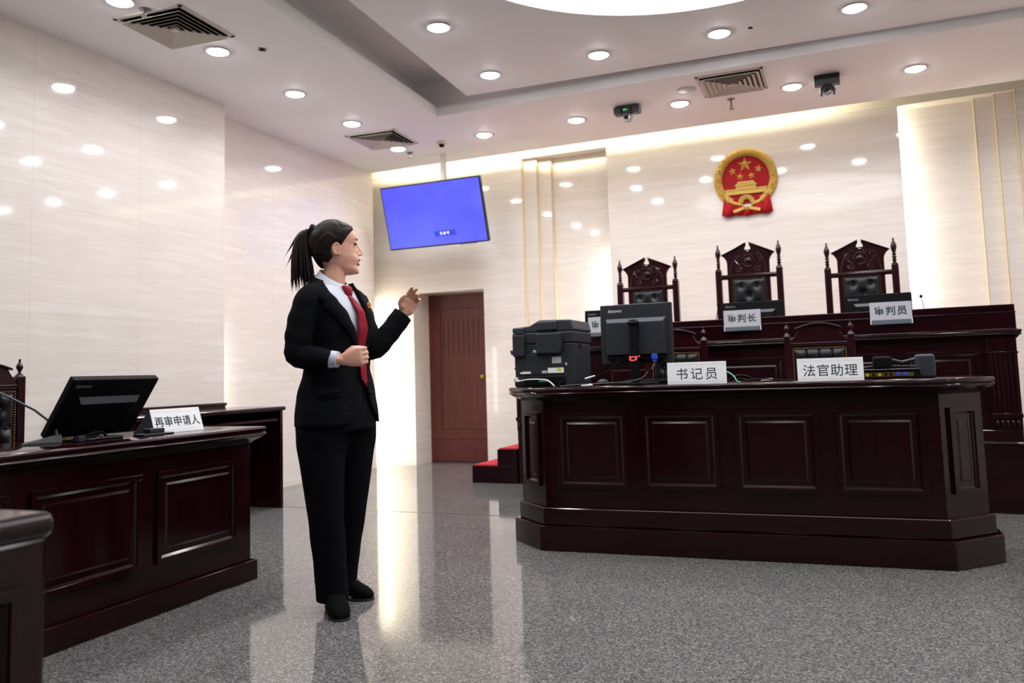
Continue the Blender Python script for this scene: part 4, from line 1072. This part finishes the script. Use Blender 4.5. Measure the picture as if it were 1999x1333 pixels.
# lapels and collar
def lapel(side,z0=1.118,z1=1.440):
    vs=[];fs=[];n=26;k=6
    for i in range(n+1):
        z=z0+(z1-z0)*i/n; f=i/n
        wd=.055+.50*min(f/.80,1) if f<=.80 else .58
        if f>.86: wd=.58+.10*(f-.86)/.14
        notch = 0.17 if .80<f<.86 else 0
        g=gap(z)*(1 if side>0 or z<1.113 else .46)-.01
        for j in range(k+1):
            u=j/k; ph=g+(wd-notch)*u
            vs.append(tuple(jsurf(side*ph, z-.028*u*(f**1.0)+.010*u*(1-f), .006+.008*sin(pi*u*.8))))
    fs=[(i*(k+1)+j,i*(k+1)+j+1,(i+1)*(k+1)+j+1,(i+1)*(k+1)+j) for i in range(n) for j in range(k)]
    MB().add(vs,fs,True).build('lapel','suit',jk,solid=.004)
lapel(1); lapel(-1)
NC=V((-.010,0,0))
def neckstrip(name,m_,parent,psi0,psi1,top,bot,rt,rb,n=48,k=5,solid=.003):
    vs=[]
    for i in range(n+1):
        ps=psi0+(psi1-psi0)*i/n; d=Fd*cos(ps)+Rd*sin(ps)
        for j in range(k+1):
            u=j/k; r=rt(ps)+(rb(ps)-rt(ps))*u; z=top(ps)+(bot(ps)-top(ps))*u
            vs.append(tuple(NC+d*r+V((0,0,z))))
    fs=[(i*(k+1)+j,i*(k+1)+j+1,(i+1)*(k+1)+j+1,(i+1)*(k+1)+j) for i in range(n) for j in range(k)]
    return MB().add(vs,fs,True).build(name,m_,parent,solid=solid)
bk=lambda p:(1-cos(p))/2
neckstrip('collar','suit',jk,1.45,2*pi-1.55,lambda p:1.432+.078*bk(p)**.9,lambda p:1.395+.066*bk(p)**.8,lambda p:.084+.010*abs(sin(p)),lambda p:.108+.018*abs(sin(p)),solid=.006)
for z,ph in ((1.055,.10),(.955,.16)):
    p=jsurf(-ph,z,.006); MB().ell(p,(.009,.009,.009)).build('button','black',jk)
# pocket flap on the near side
vs=[]
for i in range(9):
    for j in range(3):
        vs.append(tuple(jsurf(.75+.075*i,.985-.022*j-.004*(i/8),.006)))
fs=[(i*3+j,i*3+j+1,(i+1)*3+j+1,(i+1)*3+j) for i in range(8) for j in range(2)]
MB().add(vs,fs,True).build('pocket_flap','suit',jk,solid=.004)
# badge on the far lapel
pb=jsurf(-.40,1.362,.020)
b=MB(); nrm=((pb-V((-.016,0,1.362))).normalized()+V((0,-.7,0))).normalized()
Xb=Matrix.Translation(pb)@nrm.to_track_quat('Z','Y').to_matrix().to_4x4()
b.lathe([(.001,-.002),(.014,-.002),(.014,.002),(.001,.003)],20,X=Xb); bd=b.build('badge','emred',jk)
b=MB(); b.torus((0,0,.002),.0125,.002,X=Xb); b.ell((0,.003,.003),(.005,.004,.002),X=Xb); b.box(-.008,.008,-.006,-.003,.001,.004,X=Xb); b.build('badge_relief','gold',bd)
# sleeves
def sleeve(name,pts,rads,seed):
    P=[];Rr=[]
    for i in range(len(pts)-1):
        for k in range(7):
            P.append(pts[i].lerp(pts[i+1],k/7)); Rr.append(rads[i]+(rads[i+1]-rads[i])*k/7)
    P.append(pts[-1]);Rr.append(rads[-1])
    for _ in range(3):
        P=[P[0]]+[(P[i-1]+P[i]*2+P[i+1])/4 for i in range(1,len(P)-1)]+[P[-1]]
    b=MB().tube(P,Rr,26); m=len(P); out=[]
    for idx,v in enumerate(b.v):
        i=min(idx//26,m-1); a=2*pi*(idx%26)/26; c=P[i]; d=(V(v)-c)
        wr=1+.05*sin(i*1.55+seed+1.2*cos(a))*(.4+.6*math.exp(-((i/m-.52)/.22)**2))+.02*sin(a*3+i*.4+seed)
        out.append(tuple(c+d*wr))
    b.v=out; return b.build(name,'suit',jk)
sleeve('sleeve',[SH_R+V((.045,.05,.035)),SH_R+V((.0,-.003,.002)),(SH_R*.5+EL_R*.5)+V((-.012,-.006,0)),EL_R+V((-.004,0,.0)),EL_R*.5+WR_R*.5,WR_R+V((-.040,.014,-.004))],[.045,.065,.063,.058,.050,.042],.3)
sleeve('sleeve',[SH_L+V((-.045,-.05,.035)),SH_L+V((.005,.008,.005)),(SH_L*.5+EL_L*.5)+V((.004,.004,0)),EL_L+V((.0,0,-.006)),EL_L*.5+WR_L*.5+V((0,0,-.004)),WR_L+V((.004,.0,.006))],[.045,.066,.060,.054,.051,.050],1.7)
# shirt, cuff, collar
SHs=MB().loft([ring(jsurf,40,z,-.013-(.012 if z>1.44 else 0)) for z in (1.02,1.10,1.18,1.25,1.32,1.37,1.405,1.43,1.452)],cap=False).build('shirt','shirt',person)
neckstrip('shirt_collar','shirt',SHs,.10,2*pi-.10,lambda p:1.456+.080*bk(p),lambda p:1.420+.078*bk(p)-.040*math.exp(-((min(p,2*pi-p)-.25)/.42)**2),lambda p:.060+.002*abs(sin(p)),lambda p:.084+.012*abs(sin(p))+.022*math.exp(-(min(p,2*pi-p)/.55)**2))
d=(WR_R-EL_R).normalized()
b=MB().tube([WR_R-d*.062+V((-.003,0,-.004)),WR_R-d*.035,WR_R-d*.012],[(.040,.036),(.037,.034),(.035,.033)],22); cf=b.build('shirt_cuff','shirt',SHs)
MB().ell(WR_R-d*.030+V((0,-.022,-.030)),(.004,.004,.004)).build('cuff_button','lightgrey',cf)
# tie
def tiew(z): return lerp_rows([(.983,.001),(1.003,.019),(1.05,.022),(1.12,.029),(1.24,.037),(1.33,.028),(1.395,.018),(1.41,.018)],z)[0]
vs=[];n=40
for i in range(n+1):
    z=.983+(1.41-.983)*i/n; wd=tiew(z); off=.010+.014*max(0,min(1,(1.16-z)/.10)); sh=.012*max(0,min(1,(1.12-z)/.08))
    off+= -.018*max(0,(z-1.34)/.07)
    for j in range(7):
        u=(j/6-.5)*2; c=jsurf(0,z,off)
        vs.append(tuple(c+Rd*(u*wd+sh)-Fd*(.006*u*u)+V((0,0,.012*abs(u) if i<3 else 0))))
fs=[(i*7+j,i*7+j+1,(i+1)*7+j+1,(i+1)*7+j) for i in range(n) for j in range(6)]
ti=MB().add(vs,fs,True).build('tie','tie',person,solid=.005)
kp=jsurf(0,1.425,-.012)
b=MB().loft([[tuple(kp+V((0,0,dz))+Fd*(fo+.014*cos(2*pi*i/14))+Rd*(wd*sin(2*pi*i/14))) for i in range(14)] for dz,wd,fo in ((-.036,.018,.006),(-.022,.024,.008),(.0,.030,.007),(.016,.034,.003),(.024,.028,-.004))]); b.build('tie_knot','tie',ti)
# trousers
def trouser_leg(b,pts,dims):
    rings=[]
    for (p,(ra,rb)) in zip(pts,dims):
        rings.append([tuple(V(p)+Rd*(se(2.2,2*pi*i/30)[1]*ra)+Fd*(se(2.2,2*pi*i/30)[0]*rb)) for i in range(30)])
    # resample smoothly
    out=[];m=len(rings)
    for i in range(m-1):
        for k in range(6):
            u=k/6; out.append([tuple(V(rings[max(i-1,0)][j])*((-u**3+2*u*u-u)/2)+V(rings[i][j])*((3*u**3-5*u*u+2)/2)+V(rings[i+1][j])*((-3*u**3+4*u*u+u)/2)+V(rings[min(i+2,m-1)][j])*((u**3-u*u)/2)) for j in range(30)])
    out.append(rings[-1])
    r2=[]
    for i,rg in enumerate(out):
        c=sum((V(q) for q in rg),V())/30
        r2.append([tuple(c+(V(q)-c)*(1+.025*sin(i*.9+j*.42+b_seed)*(.5+.5*sin(i*.33)))) for j,q in enumerate(rg)])
    b.loft(r2)
b=MB(); b_seed=.5
trouser_leg(b,[(-.055,-.055,.87),(-.066,-.07,.78),(-.066,-.082,.64),(-.056,-.09,.46),(-.044,-.085,.30),(-.034,-.078,.15),(-.026,-.074,.045)],[(.105,.125),(.112,.118),(.094,.098),(.077,.082),(.070,.076),(.066,.072),(.066,.074)])
b_seed=1.9
trouser_leg(b,[(.05,.05,.87),(.062,.055,.78),(.066,.06,.64),(.058,.068,.46),(.044,.09,.30),(.028,.115,.16),(.018,.125,.07)],[(.105,.125),(.108,.118),(.090,.096),(.073,.078),(.062,.068),(.058,.064),(.058,.066)])
b.loft([ring(jsurf,36,z,-.012) for z in (.79,.86,.95,1.02)])
raw=b.build('trousers','trousers',None)
md=raw.modifiers.new('r','REMESH'); md.mode='VOXEL'; md.voxel_size=.008; md.use_smooth_shade=True
md=raw.modifiers.new('s','SMOOTH'); md.factor=.5; md.iterations=6
bpy.context.view_layer.update()
me=bpy.data.meshes.new_from_object(raw.evaluated_get(bpy.context.evaluated_depsgraph_get())); bpy.data.objects.remove(raw); me.name='trousers'
for p in me.polygons: p.use_smooth=True
tr=bpy.data.objects.new('trousers',me); COL.objects.link(tr); tr.parent=person
# ankle boots
def boot(ank,toe,ht):
    d=V((toe.x-ank.x,toe.y-ank.y,0)); L_=d.length; d=d.normalized(); s=V((-d.y,d.x,0)); heel=ank-d*.055
    b=MB(); rings=[]
    for f,wd,h0,h1 in ((-.055,.022,.035,.13),(-.035,.034,.032,.15),(.0,.038,.028,.16),(.05,.040,.020,.135),(.10,.043,.008,.095),(.14,.046,.006,.072),(.18,.043,.006,.056),(.205,.034,.007,.042),(.222,.018,.010,.028)):
        f=f*(L_/.222); c=V((ank.x,ank.y,0))+d*f; rg=[]
        for i in range(18):
            cc,ss=se(2.4,2*pi*i/18); rg.append(tuple(c+s*(cc*wd)+V((0,0,(h0+h1)/2+(h1-h0)/2*ss))))
        rings.append(rg)
    b.loft(rings); o=b.build('ankle_boot','suede',person)
    pl=[]
    k=MB()
    for f,wd in ((.07,.034),(.11,.042),(.15,.046),(.19,.042),(.215,.030),(.228,.012)):
        c=V((ank.x,ank.y,0))+d*(f*L_/.222); pl.append((c,wd))
    poly=[(c+s*wd) for c,wd in pl]+[(c-s*wd) for c,wd in pl[::-1]]
    k.prism([(p.x,p.y) for p in poly],0,.010); k.build('sole','sole',o,bevel=.002)
    h=MB(); c=V((ank.x,ank.y,0))-d*.03
    h.loft([[tuple(c+s*(r*cos(2*pi*i/14))+d*(r*sin(2*pi*i/14))+V((0,0,z))) for i in range(14)] for r,z in ((.021,0),(.022,.012),(.028,.045))]); h.build('heel','sole',o)
boot(V((-.034,-.045,0)),V((.016,-.245,0)),0)
boot(V((.0,.125,0)),V((.155,.075,0)),0)
# ---- hair: cap that hugs the skull inside the hairline, tied high at the back
TB=V((-.112,.0,1.706))
hc=HP(-.005,0,1.640)
def hairmask(f,r,z):
    # positive inside the hair
    front=.098-.9*max(0,1.715-z)**1.0*.75-abs(r)*.22
    if z<1.66: front=.046-(1.66-z)*.70
    return (front-f)
rings=[];nv=84;nu=132
for i in range(nv+1):
    th=pi*min(max(i/nv,.004),.996); rg=[]
    for j in range(nu):
        ph=2*pi*j/nu
        d=(Hf*(sin(th)*cos(ph))+Hr*(sin(th)*sin(ph))+V((0,0,cos(th)))).normalized()
        hit=bvh.ray_cast(hc+d*.30,-d)
        p=hit[0] if hit[0] is not None else hc+d*.06
        rr=(p-hc).length
        loc_=p-HC; f=loc_.dot(Hf); r=loc_.dot(Hr); z=p.z
        if z<1.55: rr=min(rr,.105)
        ee=((f-.008)/.024)**2+((z-1.616)/.034)**2
        if ee<2 and abs(r)>.0755: rr*=.0755/abs(r)
        mk=hairmask(f,r,z)
        tk=.011+.006*max(0,(z-1.70)/.06)
        up=max(0.,-f-.02); tk+=.004*min(1,up/.05) if z>1.60 else 0
        an=math.atan2(p.y-TB.y,(p.z-TB.z)+.9*(p.x-TB.x)+.18); tk+=.0012*sin(an*46+9*noise.noise(p*18))+.0014*noise.noise(V((an*14,f*9,1)))
        s_=max(-1,min(1,mk/.012)); 
        s_=min(s_,(z-1.530)/.010)
        s_=max(-1,s_)
        if abs(r)>.05: s_=max(-1,min(s_,(ee-1)*1.3))
        off = tk*s_ if s_>0 else .010*s_
        rg.append(tuple(hc+d*(rr+off)))
    rings.append(rg)
hair=MB().loft(rings).build('hair','hair',person)
# ponytail strands from the tie
rnd=random.Random(4)
b=MB()
def strand(p0,p1,p2,p3,r0,r1,fl=1.):
    P=[];Rr=[]
    for k in range(15):
        u=k/14; P.append(p0*(1-u)**3+p1*3*u*(1-u)**2+p2*3*u*u*(1-u)+p3*u**3); rr=((r0*min(1,.45+u*3))*(1-u)+r1*u)*min(1,.12+(1-u)*4); Rr.append((rr,rr*fl))
    b.tube(P,Rr,10)
for k in range(64):
    a=rnd.uniform(-1,1); c=rnd.uniform(-1,1)
    e=V((-.148+.052*a, .034*c+.0, 1.455+rnd.uniform(-.035,.05)-.012*a))
    strand(TB+V((.0,.010*c,.006*a)),TB+V((-.055+.012*a,.012*c,.025+.008*a)),V((-.158+.046*a,.038*c,1.60)),e,.015,.0042)
for tip,mid in ((V((-.235,.0,1.585)),V((-.185,.0,1.66))),(V((-.225,.01,1.60)),V((-.18,.01,1.68))),(V((-.228,-.01,1.535)),V((-.19,-.01,1.60))),(V((-.205,.0,1.44)),V((-.2,.0,1.55))),(V((-.195,-.02,1.41)),V((-.19,-.02,1.52))),(V((-.11,-.055,1.405)),V((-.12,-.045,1.55))),(V((-.09,-.03,1.46)),V((-.10,-.02,1.58)))):
    strand(TB,TB+V((-.05,.0,.022)),mid,tip,.012,.0008)
pt=b.build('ponytail','hair',hair)
b=MB()
ax_=V((-.8,0,.25)).normalized(); q=ax_.to_track_quat('Z','Y').to_matrix()
for i in range(14):
    a=2*pi*i/14; b.ell(TB+V((.008,0,.006))+q@V((.021*cos(a),.021*sin(a),.007*sin(i*2.4))),(.013,.013,.013),nu=10,nv=7)
b.tube([TB+V((.035,0,-.006)),TB+V((.0,0,.006))],[.022,.015],12)
b.build('hair_tie','black',hair)
# face details
for s in (-1,1):
    MB().ell(HP(.0992,s*.033,1.6465),(.0085,.0095,.0036)).build('eye','eyewhite',person)
    MB().tube([HP(.1055,s*.020,1.650),HP(.1075,s*.032,1.6515),HP(.100,s*.047,1.649)],[.0008,.0013,.0008],6).build('eyelash','hair',person)
    MB().tube([HP(.1145,s*.014,1.670),HP(.1115,s*.030,1.674),HP(.0975,s*.049,1.671)],[(.002,.0015),(.0024,.0015),(.0008,.0008)],6).build('eyebrow','hair',person)
MB().ell(HP(.016,.0865,1.589),(.003,.002,.003)).build('earring','tvblack',person)
